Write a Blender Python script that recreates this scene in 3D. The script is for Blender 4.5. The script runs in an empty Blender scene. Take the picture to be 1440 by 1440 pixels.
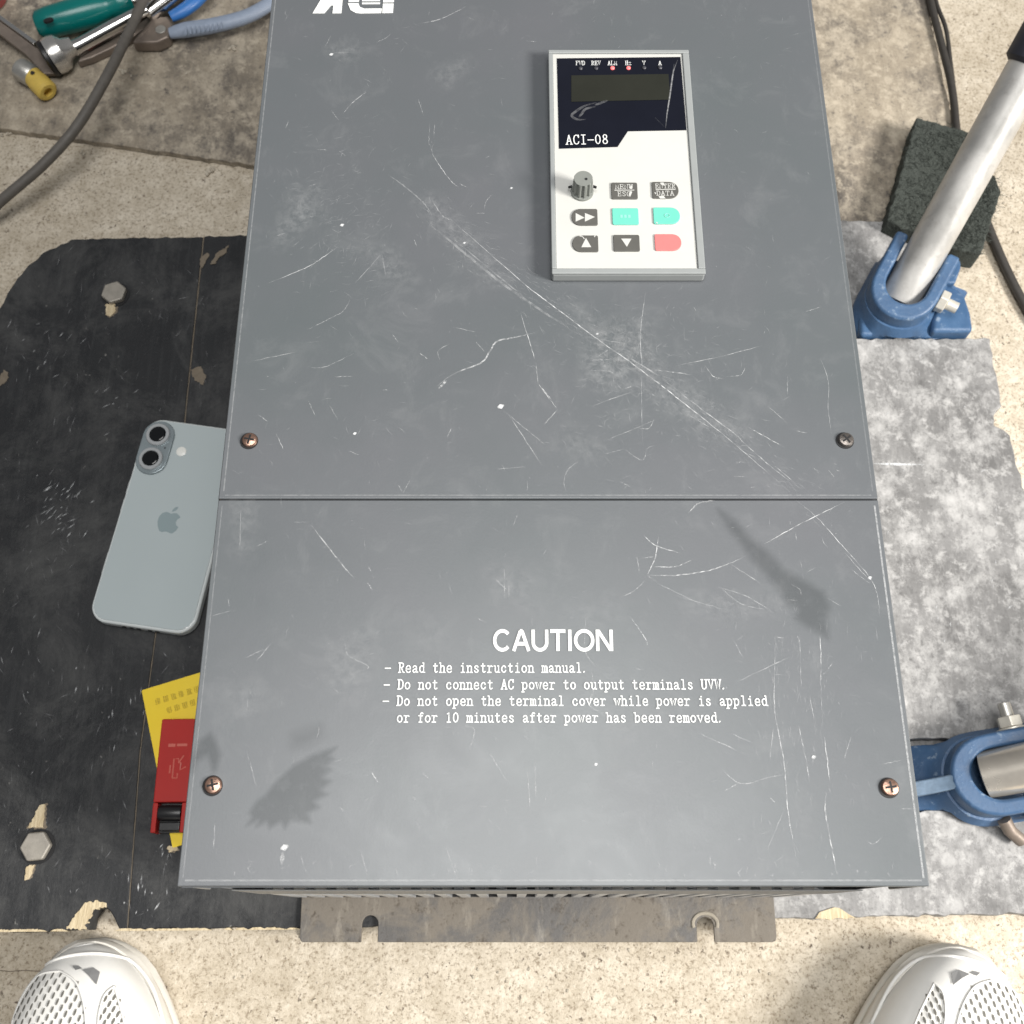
import bpy, bmesh, math, random
from mathutils import Vector, Matrix
R = math.radians
rnd = random.Random(7)
sc = bpy.context.scene
C = sc.collection

# ---------------------------------------------------------------- camera, light, exposure
FPX, TH, H = 1497.0, R(21.1), 0.70
cd = bpy.data.cameras.new('camera'); cam = bpy.data.objects.new('camera', cd); C.objects.link(cam)
cam.location = (0, 0, H); cam.rotation_euler = (TH, 0, 0)
cd.sensor_width = 36; cd.lens = FPX / 1440 * 36; cd.clip_start = .01; cd.clip_end = 60
cd.dof.use_dof = True; cd.dof.focus_distance = .50; cd.dof.aperture_fstop = 22
sc.camera = cam
w = bpy.data.worlds.new('World'); sc.world = w; w.use_nodes = True
bg = w.node_tree.nodes['Background']; bg.inputs[0].default_value = (.96, .975, 1, 1); bg.inputs[1].default_value = .19
def area(name, loc, aim, size, power, col):
    l = bpy.data.lights.new(name, 'AREA'); l.size = size; l.energy = power; l.color = col; l.shape = 'SQUARE'
    o = bpy.data.objects.new(name, l); C.objects.link(o); o.location = loc
    o.rotation_euler = (Vector(aim) - Vector(loc)).to_track_quat('-Z', 'Y').to_euler(); return o
area('doorway_light', (1.70, -.45, 1.45), (.1, .2, 0), .55, 90, (1, .965, .91))
area('ceiling_light', (.05, .02, 2.15), (.0, .10, 0), 1.05, 32, (1, .99, .97))
vs = sc.view_settings; vs.view_transform = 'Standard'; vs.look = 'None'; vs.gamma = 1; vs.exposure = 0; vs.use_curve_mapping = False

# ---------------------------------------------------------------- helpers
_F = Vector((0, math.sin(TH), -math.cos(TH))); _U = Vector((0, math.cos(TH), math.sin(TH))); _R = Vector((1, 0, 0))
def P(px, py, z=0.0):            # photo pixel -> point on the horizontal plane z
    d = _R * (px - 720) + _U * (720 - py) + _F * FPX
    return Vector((0, 0, H)) + d * ((z - H) / d.z)
def P2(px, py, z=0.0):
    p = P(px, py, z); return (p.x, p.y)

def obj(name, bm, mat, parent=None, label=None, cat=None, group=None, kind=None, smooth=False, bevel=0, seg=2):
    if isinstance(bm, bmesh.types.BMesh):
        bmesh.ops.recalc_face_normals(bm, faces=bm.faces)
        me = bpy.data.meshes.new(name); bm.to_mesh(me); bm.free()
    else: me = bm
    me.materials.append(mat)
    if smooth:
        for p in me.polygons: p.use_smooth = True
        if smooth != 'all':
            me.set_sharp_from_angle(angle=R(38))
    o = bpy.data.objects.new(name, me); C.objects.link(o)
    if bevel:
        m = o.modifiers.new('bevel', 'BEVEL'); m.width = bevel; m.segments = seg; m.limit_method = 'ANGLE'; m.angle_limit = R(40)
        for p in me.polygons: p.use_smooth = True
        m.harden_normals = True
    if parent is not None:
        o.parent = parent
        if parent.type == 'EMPTY': o.matrix_parent_inverse = Matrix.Translation(parent.location).inverted()
    tag(o, label, cat, group, kind); return o
def tag(o, label=None, cat=None, group=None, kind=None):
    if label: o['label'] = label
    if cat: o['category'] = cat
    if group: o['group'] = group
    if kind: o['kind'] = kind
    return o
def thing(name, loc, label, cat, group=None):
    o = bpy.data.objects.new(name, None); C.objects.link(o); o.location = loc; o.empty_display_size = .02
    return tag(o, label, cat, group)
def B(): return bmesh.new()
def box(bm, x0, x1, y0, y1, z0, z1, M=None):
    v = [bm.verts.new((x, y, z)) for z in (z0, z1) for (x, y) in ((x0, y0), (x1, y0), (x1, y1), (x0, y1))]
    if M:
        for q in v: q.co = M @ q.co
    for f in ((3, 2, 1, 0), (4, 5, 6, 7), (0, 1, 5, 4), (1, 2, 6, 5), (2, 3, 7, 6), (3, 0, 4, 7)): bm.faces.new([v[i] for i in f])
    return bm
def prism(bm, pts, z0, z1, M=None):
    lo = [bm.verts.new((p[0], p[1], z0)) for p in pts]; hi = [bm.verts.new((p[0], p[1], z1)) for p in pts]
    if M:
        for q in lo + hi: q.co = M @ q.co
    n = len(pts); bm.faces.new(lo[::-1]); bm.faces.new(hi)
    for i in range(n): bm.faces.new((lo[i], lo[(i + 1) % n], hi[(i + 1) % n], hi[i]))
    return bm
def rrect(x0, x1, y0, y1, r, n=6):
    if not isinstance(r, (tuple, list)): r = (r,) * 4            # br, tr, tl, bl
    out = []
    for k, (cx, cy, a0) in enumerate(((x1, y0, -90), (x1, y1, 0), (x0, y1, 90), (x0, y0, 180))):
        q = r[k]; sx = -1 if k in (0, 1) else 1; sy = 1 if k in (0, 3) else -1
        for i in range(n + 1):
            a = R(a0 + 90 * i / n); out.append((cx + sx * q + q * math.cos(a), cy + sy * q + q * math.sin(a)))
    return out
def circ(cx, cy, r, n=24, a0=0): return [(cx + r * math.cos(a0 + 2 * math.pi * i / n), cy + r * math.sin(a0 + 2 * math.pi * i / n)) for i in range(n)]
def catmull(pts, n=8):
    pts = [Vector(p) for p in pts]; out = []
    for i in range(len(pts) - 1):
        a, b, c, d = pts[max(i - 1, 0)], pts[i], pts[i + 1], pts[min(i + 2, len(pts) - 1)]
        for k in range(n):
            t = k / n; out.append(.5 * (2 * b + (c - a) * t + (2 * a - 5 * b + 4 * c - d) * t * t + (3 * b - a - 3 * c + d) * t ** 3))
    return out + [pts[-1]]
def tube(bm, pts, r, n=10, cap=True, flat=1.0):
    pts = [Vector(p) for p in pts]; rs = r if isinstance(r, (list, tuple)) else [r] * len(pts); rings = []
    up = Vector((0, 0, 1))
    for i, p in enumerate(pts):
        t = (pts[min(i + 1, len(pts) - 1)] - pts[max(i - 1, 0)]).normalized()
        a = t.cross(up)
        if a.length < .05: a = t.cross(Vector((0, 1, 0)))
        a.normalize(); b = a.cross(t).normalized()
        rings.append([bm.verts.new(p + (a * math.cos(2 * math.pi * k / n) + b * math.sin(2 * math.pi * k / n) * flat) * rs[i]) for k in range(n)])
    for i in range(len(rings) - 1):
        for k in range(n): bm.faces.new((rings[i][k], rings[i][(k + 1) % n], rings[i + 1][(k + 1) % n], rings[i + 1][k]))
    if cap: bm.faces.new(rings[0][::-1]); bm.faces.new(rings[-1])
    return bm
def lathe(bm, prof, M, n=28):      # prof: (radius, height) list along local z
    rings = [[bm.verts.new(M @ Vector((r * math.cos(2 * math.pi * k / n), r * math.sin(2 * math.pi * k / n), h))) for k in range(n)] for r, h in prof]
    for i in range(len(rings) - 1):
        for k in range(n): bm.faces.new((rings[i][k], rings[i][(k + 1) % n], rings[i + 1][(k + 1) % n], rings[i + 1][k]))
    bm.faces.new(rings[0][::-1]); bm.faces.new(rings[-1]); return bm
def axisM(p, d):                   # frame at p with local z along d
    q = Vector(d).to_track_quat('Z', 'Y'); return Matrix.Translation(Vector(p)) @ q.to_matrix().to_4x4()
def rough_edge(pts, step=.006, amp=.0006, seed=0, calm=()):
    g = random.Random(seed); out = []
    for i, a in enumerate(pts):
        b = pts[(i + 1) % len(pts)]; a = Vector(a[:2]); b = Vector(b[:2]); L = (b - a).length; n = max(1, min(220, int(L / step)))
        d = (b - a) / max(L, 1e-6); nn = Vector((-d.y, d.x))
        for k in range(n):
            j = g.gauss(0, amp * (.12 if i in calm else 1)) if k else 0
            out.append(tuple(a + d * L * k / n + nn * j))
    return out

# ---------------------------------------------------------------- materials
class NT:
    def __init__(s, name):
        s.m = bpy.data.materials.new(name); s.m.use_nodes = True; s.t = s.m.node_tree; s.n = s.t.nodes
        s.bs = s.n['Principled BSDF']; s.co = s.n.new('ShaderNodeTexCoord').outputs['Object']
    def link(s, a, b): s.t.links.new(a, b)
    def setin(s, sock, v):
        if isinstance(v, bpy.types.NodeSocket): s.link(v, sock)
        elif isinstance(v, (tuple, list)) and len(v) == 3 and sock.type == 'RGBA': sock.default_value = (*v, 1)
        else: sock.default_value = v
    def map(s, scale=(1, 1, 1), rot=0, loc=(0, 0, 0)):
        m = s.n.new('ShaderNodeMapping'); s.link(s.co, m.inputs[0]); m.inputs['Scale'].default_value = scale
        m.inputs['Rotation'].default_value = (0, 0, rot); m.inputs['Location'].default_value = loc; return m.outputs[0]
    def noise(s, scale, detail=4, rough=.55, vec=None, dist=0):
        t = s.n.new('ShaderNodeTexNoise'); t.inputs['Scale'].default_value = scale; t.inputs['Detail'].default_value = detail
        t.inputs['Roughness'].default_value = rough; t.inputs['Distortion'].default_value = dist
        s.link(vec if vec else s.co, t.inputs['Vector']); return t.outputs['Fac']
    def vor(s, scale, vec=None, feat='F1'):
        t = s.n.new('ShaderNodeTexVoronoi'); t.feature = feat; t.inputs['Scale'].default_value = scale
        s.link(vec if vec else s.co, t.inputs['Vector']); return t.outputs['Distance']
    def ramp(s, fac, lo, hi, a=0.0, b=1.0):
        r = s.n.new('ShaderNodeMapRange'); s.setin(r.inputs[0], fac); r.inputs[1].default_value = lo; r.inputs[2].default_value = hi
        r.inputs[3].default_value = a; r.inputs[4].default_value = b; return r.outputs[0]
    def math(s, op, a, b=0.0):
        m = s.n.new('ShaderNodeMath'); m.operation = op; s.setin(m.inputs[0], a); s.setin(m.inputs[1], b); return m.outputs[0]
    def mix(s, fac, a, b):
        m = s.n.new('ShaderNodeMix'); m.data_type = 'RGBA'; s.setin(m.inputs[0], fac); s.setin(m.inputs[6], a); s.setin(m.inputs[7], b); return m.outputs[2]
    def bump(s, h, strength=.3, dist=.001):
        b = s.n.new('ShaderNodeBump'); b.inputs['Strength'].default_value = strength; b.inputs['Distance'].default_value = dist
        s.link(h, b.inputs['Height']); s.link(b.outputs[0], s.bs.inputs['Normal'])
    def out(s, col, rough=.5, metal=0.0, spec=.5, **k):
        s.setin(s.bs.inputs['Base Color'], col); s.setin(s.bs.inputs['Roughness'], rough); s.setin(s.bs.inputs['Metallic'], metal)
        s.bs.inputs['Specular IOR Level'].default_value = spec
        for q, v in k.items(): s.setin(s.bs.inputs[q.replace('_', ' ')], v)
        return s.m
def plain(name, col, rough=.5, metal=0.0, spec=.5, var=.12, scale=220, bump=.08, **k):
    t = NT(name); n = t.noise(scale, 5, .65); d = tuple(c * (1 - var) for c in col); l = tuple(min(1, c * (1 + var)) for c in col)
    if bump: t.bump(n, bump, .0006)
    return t.out(t.mix(n, d, l), t.ramp(t.noise(scale * .4, 4), .3, .7, max(.03, rough - .07), min(1, rough + .07)), metal, spec, **k)

def m_concrete():
    t = NT('concrete')
    big = t.noise(5, 5, .6); mid = t.noise(70, 7, .72); fine = t.noise(470, 5, .75); g2 = t.noise(240, 3, .6, t.map((1, 1, 1), .7, (3, 1, 0)))
    col = t.mix(t.ramp(big, .35, .68), (.53, .465, .37), (.645, .58, .48))
    col = t.mix(t.ramp(mid, .36, .60, .55, 0), col, (.36, .305, .225))
    col = t.mix(t.ramp(mid, .52, .74, 0, .4), col, (.74, .68, .58))
    col = t.mix(t.ramp(fine, .35, .49, .85, 0), col, (.21, .165, .115))
    col = t.mix(t.ramp(fine, .58, .72, 0, .5), col, (.78, .73, .64))
    pit = t.math('MULTIPLY', t.ramp(g2, .29, .36, .95, 0), t.ramp(mid, .3, .6, .4, 1))
    col = t.mix(pit, col, (.13, .10, .075))
    t.bump(t.math('SUBTRACT', t.math('ADD', fine, mid), t.math('MULTIPLY', pit, .9)), .55, .0014)
    return t.out(col, .92, 0, .2)
def m_film():                       # black film-faced plywood
    t = NT('black_film')
    big = t.noise(9, 6, .62); st = t.noise(1, 6, .7, t.map((170, 14, 60), R(-8))); fine = t.noise(520, 4, .7)
    col = t.mix(t.ramp(big, .3, .7), (.012, .013, .015), (.030, .031, .033))
    col = t.mix(t.ramp(st, .50, .80, 0, .38), col, (.075, .077, .078))
    col = t.mix(t.ramp(t.noise(14, 9, .78, None, .4), .46, .68, 0, .65), col, (.092, .092, .09))
    spk = t.ramp(t.noise(170, 3, .6, t.map((1, .6, 1), .5, (2, 0, 0))), .70, .76, 0, .6)
    col = t.mix(spk, col, (.30, .29, .27))
    col = t.mix(t.ramp(fine, .6, .75, 0, .25), col, (.13, .13, .13))
    t.bump(t.math('ADD', st, fine), .5, .0008)
    return t.out(col, t.ramp(big, .3, .7, .48, .66), 0, .28)
def m_dust(name, dark, mid, light, seed, bias=0.0, streak=.3):
    t = NT(name); v = t.map((1, 1, 1), R(10 * seed), (seed, seed * .7, 0))
    a = t.noise(12, 9, .68, v); b = t.noise(105, 8, .70, v, .15); c = t.noise(420, 5, .75, v); s = t.noise(1, 7, .75, t.map((150, 26, 40), R(3), (seed, 0, 0)))
    w_ = t.noise(38, 8, .76, t.map((1, .7, 1), R(-25), (seed, 2, 0)))
    col = t.mix(t.ramp(a, .36 - bias, .60 - bias), dark, mid)
    col = t.mix(t.ramp(s, .48, .74, 0, .35), col, light)
    col = t.mix(t.ramp(w_, .47, .64, 0, .7), col, light)
    col = t.mix(t.ramp(b, .52, .66, 0, .75), col, light)
    col = t.mix(t.ramp(b, .30, .44, .8, 0), col, dark)
    col = t.mix(t.ramp(s, .28, .42, streak, 0), col, dark)
    col = t.mix(t.ramp(c, .30, .44, .6, 0), col, dark)
    dots = t.ramp(t.math('ADD', t.vor(30, v), t.math('MULTIPLY', b, .5)), .34, .40, .5, 0)
    col = t.mix(dots, col, light)
    t.bump(t.math('ADD', b, c), .22, .0008)
    return t.out(col, .75, 0, .3)
def m_cover():                       # grey powder coat, scuffed
    t = NT('grey_coated_steel')
    big = t.noise(7, 4, .55); sc_ = t.noise(1, 6, .72, t.map((60, 22, 20), R(38))); fine = t.noise(900, 3, .6); mid = t.noise(38, 6, .7, None, .6)
    col = t.mix(t.ramp(big, .3, .7), (.098, .112, .118), (.114, .119, .130))
    col = t.mix(t.ramp(mid, .54, .80, 0, .16), col, (.30, .305, .31))
    col = t.mix(t.ramp(sc_, .60, .80, 0, .16), col, (.33, .335, .34))
    col = t.mix(t.ramp(fine, .35, .7, 0, .10), col, (.10, .105, .11))
    t.bump(t.math('ADD', t.math('MULTIPLY', fine, .5), t.math('MULTIPLY', mid, .5)), .10, .0006)
    return t.out(col, t.ramp(t.math('ADD', mid, big), .7, 1.35, .30, .43), .0, .62)
def m_alpha(name, col, rough, lo, hi, scale=800, k=1.0):     # worn paint marks: attribute alpha broken up by noise
    t = NT(name); at = t.n.new('ShaderNodeAttribute'); at.attribute_name = 'wear'
    n = t.noise(scale, 4, .7); a = t.math('MULTIPLY', at.outputs['Fac'], t.ramp(n, lo, hi, 0, k))
    t.out(col, rough, 0, .3, Alpha=a); return t.m
def m_pad():
    t = NT('scouring_fibre'); n = t.noise(700, 5, .8); b = t.noise(60, 4, .6)
    t.bump(n, .8, .0015); return t.out(t.mix(t.ramp(n, .3, .7), t.mix(b, (.016, .020, .017), (.034, .041, .035)), (.10, .11, .10)), .95, 0, .15)
def m_wood():
    t = NT('bare_wood'); n = t.noise(1, 5, .7, t.map((500, 60, 200), R(-12))); t.bump(n, .8, .001)
    return t.out(t.mix(t.ramp(n, .3, .7), (.42, .33, .20), (.70, .60, .42)), .85, 0, .2)
def m_flange():
    t = NT('stained_flange'); a = t.noise(22, 7, .7, None, .5); b = t.noise(160, 6, .75); c = t.noise(1, 5, .7, t.map((90, 25, 30)))
    col = t.mix(t.ramp(a, .42, .55), (.105, .10, .096), (.18, .16, .135))
    col = t.mix(t.ramp(b, .30, .45, .8, 0), col, (.055, .042, .03)); col = t.mix(t.ramp(c, .56, .75, 0, .6), col, (.36, .33, .28))
    t.bump(b, .6, .001); return t.out(col, t.ramp(a, .4, .6, .45, .8), .1, .4)
def m_galv():
    t = NT('galvanised_pipe'); a = t.noise(1, 5, .6, t.map((40, 40, 12))); b = t.noise(160, 5, .7)
    col = t.mix(t.ramp(a, .35, .65), (.42, .415, .40), (.58, .57, .55)); col = t.mix(t.ramp(b, .55, .8, 0, .5), col, (.24, .22, .20))
    t.bump(b, .12, .0006); return t.out(col, t.ramp(a, .3, .7, .34, .5), .45, .5)
def m_blue():
    t = NT('blue_painted_cast_iron'); a = t.noise(30, 6, .65); b = t.noise(120, 6, .75)
    col = t.mix(t.ramp(a, .3, .7), (.034, .080, .165), (.056, .122, .235)); col = t.mix(t.ramp(b, .59, .67, 0, .7), col, (.27, .34, .43))
    t.bump(t.math('ADD', a, b), .4, .0012); return t.out(col, t.ramp(b, .3, .7, .32, .6), 0, .5)

MT = dict(
    wood_dull=plain('dirty_bare_wood', (.17, .14, .105), .9, var=.35, scale=260, bump=.4), concrete=m_concrete(), film=m_film(), cover=m_cover(), pad=m_pad(), wood=m_wood(), flange=m_flange(), galv=m_galv(), blue=m_blue(), shiny_pipe=plain('polished_pipe', (.58, .54, .48), .24, .6, var=.2, scale=90, bump=.08), blue_worn=plain('worn_blue_paint', (.16, .23, .32), .5, var=.5, scale=160, bump=.4),
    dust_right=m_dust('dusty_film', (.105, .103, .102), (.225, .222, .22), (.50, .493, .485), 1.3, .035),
    dust_back=m_dust('dusty_brown_board', (.085, .077, .072), (.31, .265, .205), (.52, .455, .36), 4.2, .03, .4),
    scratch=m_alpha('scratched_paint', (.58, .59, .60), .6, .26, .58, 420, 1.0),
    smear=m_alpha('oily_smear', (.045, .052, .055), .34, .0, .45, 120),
    dusty_smear=m_alpha('chalky_scuff', (.52, .53, .54), .8, .40, .70, 200, 1.0),
    print_white=plain('white_print', (.80, .81, .80), .6, var=.10, scale=900, bump=0),
    keypad_white=plain('keypad_white', (.53, .53, .505), .5, var=.07, scale=34, bump=.02),
    bezel=plain('bezel_grey', (.27, .285, .285), .42, var=.08, scale=120, bump=.03),
    navy=plain('navy_window', (.005, .006, .012), .22, var=.25, scale=60, bump=0),
    lcd=plain('display_glass', (.020, .021, .016), .2, var=.25, scale=40, bump=0),
    key_grey=plain('key_grey', (.085, .083, .075), .6, var=.15, scale=300),
    key_faded=plain('faded_key_print', (.24, .58, .49), .55, var=.05), key_teal=plain('key_teal', (.13, .52, .41), .55, var=.05), key_red=plain('key_red', (.60, .17, .165), .55, var=.06),
    knob=plain('knob_grey', (.19, .20, .185), .55), dark=plain('dark_recess', (.008, .008, .009), .7, bump=0),  # dark: near-black standing in for recess shade, also used for small dark marks
    led_off=plain('led_off', (.05, .05, .06), .3),
    screw=plain('copper_screw', (.40, .25, .19), .32, .9, var=.35, scale=500, bump=.3), screw_dark=plain('blackened_screw', (.20, .18, .165), .35, .8, var=.4, scale=500, bump=.3),
    casing=plain('dark_casing', (.05, .052, .055), .6), flange_dust=plain('caked_dust', (.30, .27, .22), .9, var=.3), bright=plain('bare_edge_steel', (.50, .51, .52), .35, .4), body=plain('grey_casing', (.145, .15, .155), .5, var=.15, scale=80),
    steel=plain('dull_steel', (.46, .45, .42), .38, .7, var=.25, scale=160, bump=.2), chrome_dull=plain('satin_chrome', (.66, .64, .61), .26, .85, var=.1, scale=120, bump=.05), chrome=plain('chrome', (.72, .71, .69), .14, 1, var=.06, scale=90, bump=.02),
    bolt=plain('worn_bolt', (.34, .315, .275), .55, .4, var=.4, scale=150, bump=.3), zinc=plain('zinc_nut', (.66, .63, .56), .4, .35, var=.18, scale=300, bump=.2),
    rubber=plain('black_rubber', (.014, .014, .016), .6, var=.3, scale=300, bump=.2), grip=plain('navy_grip', (.018, .020, .030), .55, var=.2),
    glass_back=plain('frosted_blue_glass', (.42, .475, .485), .36, var=.02, scale=30, bump=0), case=plain('clear_case_edge', (.66, .70, .70), .18, var=.05, bump=0),
    phone_metal=plain('phone_metal', (.30, .35, .37), .3, .5, var=.05, bump=0), ring=plain('lens_ring', (.56, .58, .59), .25, .5, var=.05, bump=0),
    lens=plain('lens_glass', (.004, .005, .006), .06, var=.1, bump=0), flash=plain('flash_lens', (.78, .78, .74), .3, var=.05, bump=0),
    logo=plain('logo_glass', (.27, .335, .35), .22, var=.02, bump=0),
    yellow=plain('yellow_card', (.83, .60, .02), .55, var=.05, scale=90, bump=.05), ink=plain('olive_ink', (.46, .33, .02), .7, bump=0),
    red=plain('red_plastic', (.40, .022, .018), .5, spec=.25, var=.10, scale=50, bump=.03), red_light=plain('rubbed_print', (.52, .10, .07), .45, bump=0), black=plain('black_plastic', (.012, .012, .013), .38, var=.2),
    shoe=plain('white_synthetic', (.74, .73, .70), .6, var=.05, scale=120, bump=.08), shoe_dark=plain('dark_mesh_hole', (.14, .135, .12), .9, bump=0), sole=plain('off_white_sole', (.66, .635, .58), .6, var=.07, scale=90, bump=.06),
    lining=plain('grey_lining', (.30, .30, .29), .9), accent=plain('grey_accent', (.20, .20, .20), .5, bump=0),
    teal=plain('teal_plastic', (.0, .135, .125), .22, var=.15, scale=50, bump=.03), yellow_socket=plain('yellow_plastic', (.66, .47, .10), .5, var=.2, scale=200, bump=.2),
    plier_blue=plain('blue_grip', (.035, .16, .46), .4, var=.12), plier_grey=plain('grey_blue_grip', (.26, .31, .40), .5, var=.15, scale=200, bump=.3),
    rusty=plain('worn_tool_steel', (.23, .19, .16), .5, .5, var=.3, scale=200, bump=.3), red_old=plain('faded_red', (.40, .10, .08), .55, var=.2), maroon=plain('maroon_plastic', (.22, .05, .045), .5),
    cable=plain('grey_cable', (.11, .10, .088), .6, var=.3, scale=180, bump=.2), cable_dark=plain('dark_cable', (.040, .036, .032), .6, var=.4, scale=200, bump=.2),
    chip=plain('plaster_crumb', (.48, .43, .35), .9, var=.2),
)
def m_led():
    t = NT('lit_red_led'); return t.out((.9, .12, .12), .4, 0, .5, Emission_Color=(1, .22, .22), Emission_Strength=.9)
MT['led_on'] = m_led()

# ---------------------------------------------------------------- the setting
FZ, SZ, BZ = -.022, -.010, -.016          # floor, sub-board and rear-board top heights (the boards under the drive: 0)
bm = B(); bmesh.ops.create_grid(bm, x_segments=60, y_segments=60, size=2.2)
for v in bm.verts: v.co += Vector((0, .5, FZ))
obj('floor', bm, MT['concrete'], kind='structure', label='pale speckled concrete floor')

def board_prism(bm, pts, z, th, seed, amp=.0005, calm=()): return prism(bm, rough_edge(pts, .004, amp, seed, calm), z - th, z)
px = lambda L, z=0.0: [P2(a, b, z) for a, b in L]

fl_ = bpy.data.objects['floor']
b = B(); tube(b, [P(a, c, FZ + .0001) for a, c in ((-40, 1367), (-10, 1364), (14, 1366), (34, 1364.5), (60, 1366))], .0003, 5, True, .5); obj('floor_crack', b, MT['wood_dull'], fl_)
# black film-faced board, rounded corner, two planks
bb = thing('black_board', P(120, 800, FZ), 'black film-faced board with a rounded corner under the phone', 'board')
bm = B()
board_prism(bm, px([(-260, 1312), (121, 1308), (124, 1292), (134, 1278), (149, 1276), (160, 1290), (168, 1307), (178, 1307), (196, 1057), (222, 860), (252, 660), (262, 560), (285.5, 333), (180, 334), (100, 336), (70, 350), (40, 372), (15, 405), (0, 432), (-60, 505), (-140, 640), (-230, 900)]), 0, .018, 3, .0005, (7, 8, 9, 10, 11))
obj('plank', bm, MT['film'], bb, bevel=.0007, seg=1)
bm = B(); board_prism(bm, px([(179.2, 1307), (420, 1305), (700, 1300), (780, 340), (345, 331), (286.9, 332), (263.4, 560), (253.3, 660), (223.3, 860), (197.3, 1057)]), 0, .0178, 4, .0005, (5, 6, 7, 8, 9))
obj('plank', bm, MT['film'], bb, bevel=.0007, seg=1)
b = B(); prism(b, px([(287.5, 334), (264.2, 560), (254, 660), (224, 860), (198, 1057), (180, 1305), (177, 1305), (195, 1057), (221, 860), (251, 660), (261, 560), (284.8, 334)]), -.006, -.0007); obj('seam_core', b, MT['wood_dull'], bb)
def patch(pts, parent, z0=.0003, h=.0006, name='bare_wood', mat='wood', seed=1, amp=.0004):
    if mat == 'wood' and z0 > 0:
        cx, cy = sum(p[0] for p in pts) / len(pts), sum(p[1] for p in pts) / len(pts); u = B()
        prism(u, rough_edge(px([(cx + (a - cx) * 1.22 + 1, cy + (c - cy) * 1.10) for a, c in pts]), .0010, amp * 1.2, seed + 40), z0 * .3, z0 * .9); obj('torn_film_edge', u, MT['wood_dull'], parent)
    b = B(); prism(b, rough_edge(px(pts), .0012, amp, seed), z0, z0 + h); return obj(name, b, MT[mat], parent)
patch([(94, 1307), (106, 1286), (120, 1269), (134, 1266), (150, 1270), (150, 1276), (134, 1278), (124, 1292), (121, 1307)], bb, -.0035, .004, seed=2)
patch([(40, 1164), (48, 1150), (56, 1133), (64, 1131), (63, 1150), (62, 1164)], bb, seed=3)
patch([(35, 1238), (38, 1219), (49, 1216), (46, 1228), (41, 1236)], bb, seed=4)
patch([(150, 428), (163, 427), (162, 440), (155, 446), (149, 443)], bb, seed=5)
patch([(236, 1191), (247, 1186), (250, 1196), (238, 1199)], bb, seed=6)
patch([(296, 372), (305, 357), (322, 346), (319, 356), (308, 363), (302, 372)], bb, seed=7, mat='wood_dull')
patch([(281, 366), (292, 356), (295, 360), (288, 372), (283, 378)], bb, seed=8, mat='wood_dull')
patch([(268, 520), (283, 516), (290, 530), (286, 542), (274, 536)], bb, .0002, .0003, seed=9, mat='wood_dull')
patch([(-4, 536), (6, 520), (12, 524), (10, 536), (0, 544)], bb, .0002, .0003, seed=10, mat='wood_dull')
bm = B(); g = random.Random(5)                    # pale splinters along the sawn front edge
for k in range(70):
    x = g.uniform(-20, 420) if k > 8 else g.uniform(0, 40)
    if 92 < x < 172: continue
    a = P(x, 1309 - x * .008, 0); s = g.uniform(.001, .004)
    prism(bm, [(a.x - s * 2, a.y - .0006), (a.x + s * 2, a.y - .0006), (a.x + s * .5, a.y + g.uniform(.0002, .0010)), (a.x - s, a.y + g.uniform(.0002, .0008))], -.004, g.uniform(.0002, .0005))
obj('splintered_edge', bm, MT['wood'], bb, kind='stuff')
for (bx, by, r, a0) in ((160, 411, .0098, .35), (50, 1190, .0098, .1)):
    c = P(bx, by, .004); base = B()
    ring = B(); lathe(ring, [(r * 1.10, 0), (r * 1.10, .0006), (r * .6, .0006)], Matrix.Translation((c.x, c.y, .0001)), 28)  # flat dark disc paints the shade of the bolt's counterbore
    bo = B(); prism(bo, circ(c.x, c.y, r, 6, a0), .0006, .0052)
    bolt = obj('hex_bolt', bo, MT['bolt'], bb, bevel=.0012, seg=2); obj('bolt_recess_shade', ring, MT['dark'], bolt)
# scrape marks in the film
bm = B(); wl = bm.verts.layers.float.new('wear')
def ribbon(bm, wl, pts, wd, al, z, taper=True, vary=None):
    pts = [Vector((p[0], p[1], z)) for p in pts]; n = len(pts); prev = None
    for i, p in enumerate(pts):
        t = (pts[min(i + 1, n - 1)] - pts[max(i - 1, 0)]); t = t.normalized() if t.length > 0 else Vector((1, 0, 0)); nn = Vector((-t.y, t.x, 0))
        u = i / (n - 1); k = (min(1, .25 + 3 * min(u, 1 - u)) if taper else 1)
        a = bm.verts.new(p + nn * wd * k / 2); b = bm.verts.new(p - nn * wd * k / 2)
        a[wl] = b[wl] = al * k * (vary.choice((.25, .6, .9, 1.1, 1.3)) if vary else 1)
        if prev: bm.faces.new((prev[0], prev[1], b, a))
        prev = (a, b)
g = random.Random(21)
for cx, cy, n_, sp in ((75, 725, 26, 40), (80, 690, 10, 25), (60, 460, 8, 40), (210, 1270, 22, 60), (250, 1190, 10, 30), (40, 960, 8, 60), (150, 1000, 10, 60), (130, 560, 8, 60)):
    for k in range(n_):
        x, y = g.gauss(cx, sp * .6), g.gauss(cy, sp * .6); L = g.uniform(3, 16); a = g.gauss(-.75 if cy < 900 else -1.4, .25)
        if not (0 < x < 240 and 440 < y < 1300): continue
        ribbon(bm, wl, px([(x, y), (x + L / 2 * math.cos(a), y + L / 2 * math.sin(a)), (x + L * math.cos(a), y + L * math.sin(a))]), g.uniform(.0004, .0011), g.uniform(.4, .9), .0003)
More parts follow.
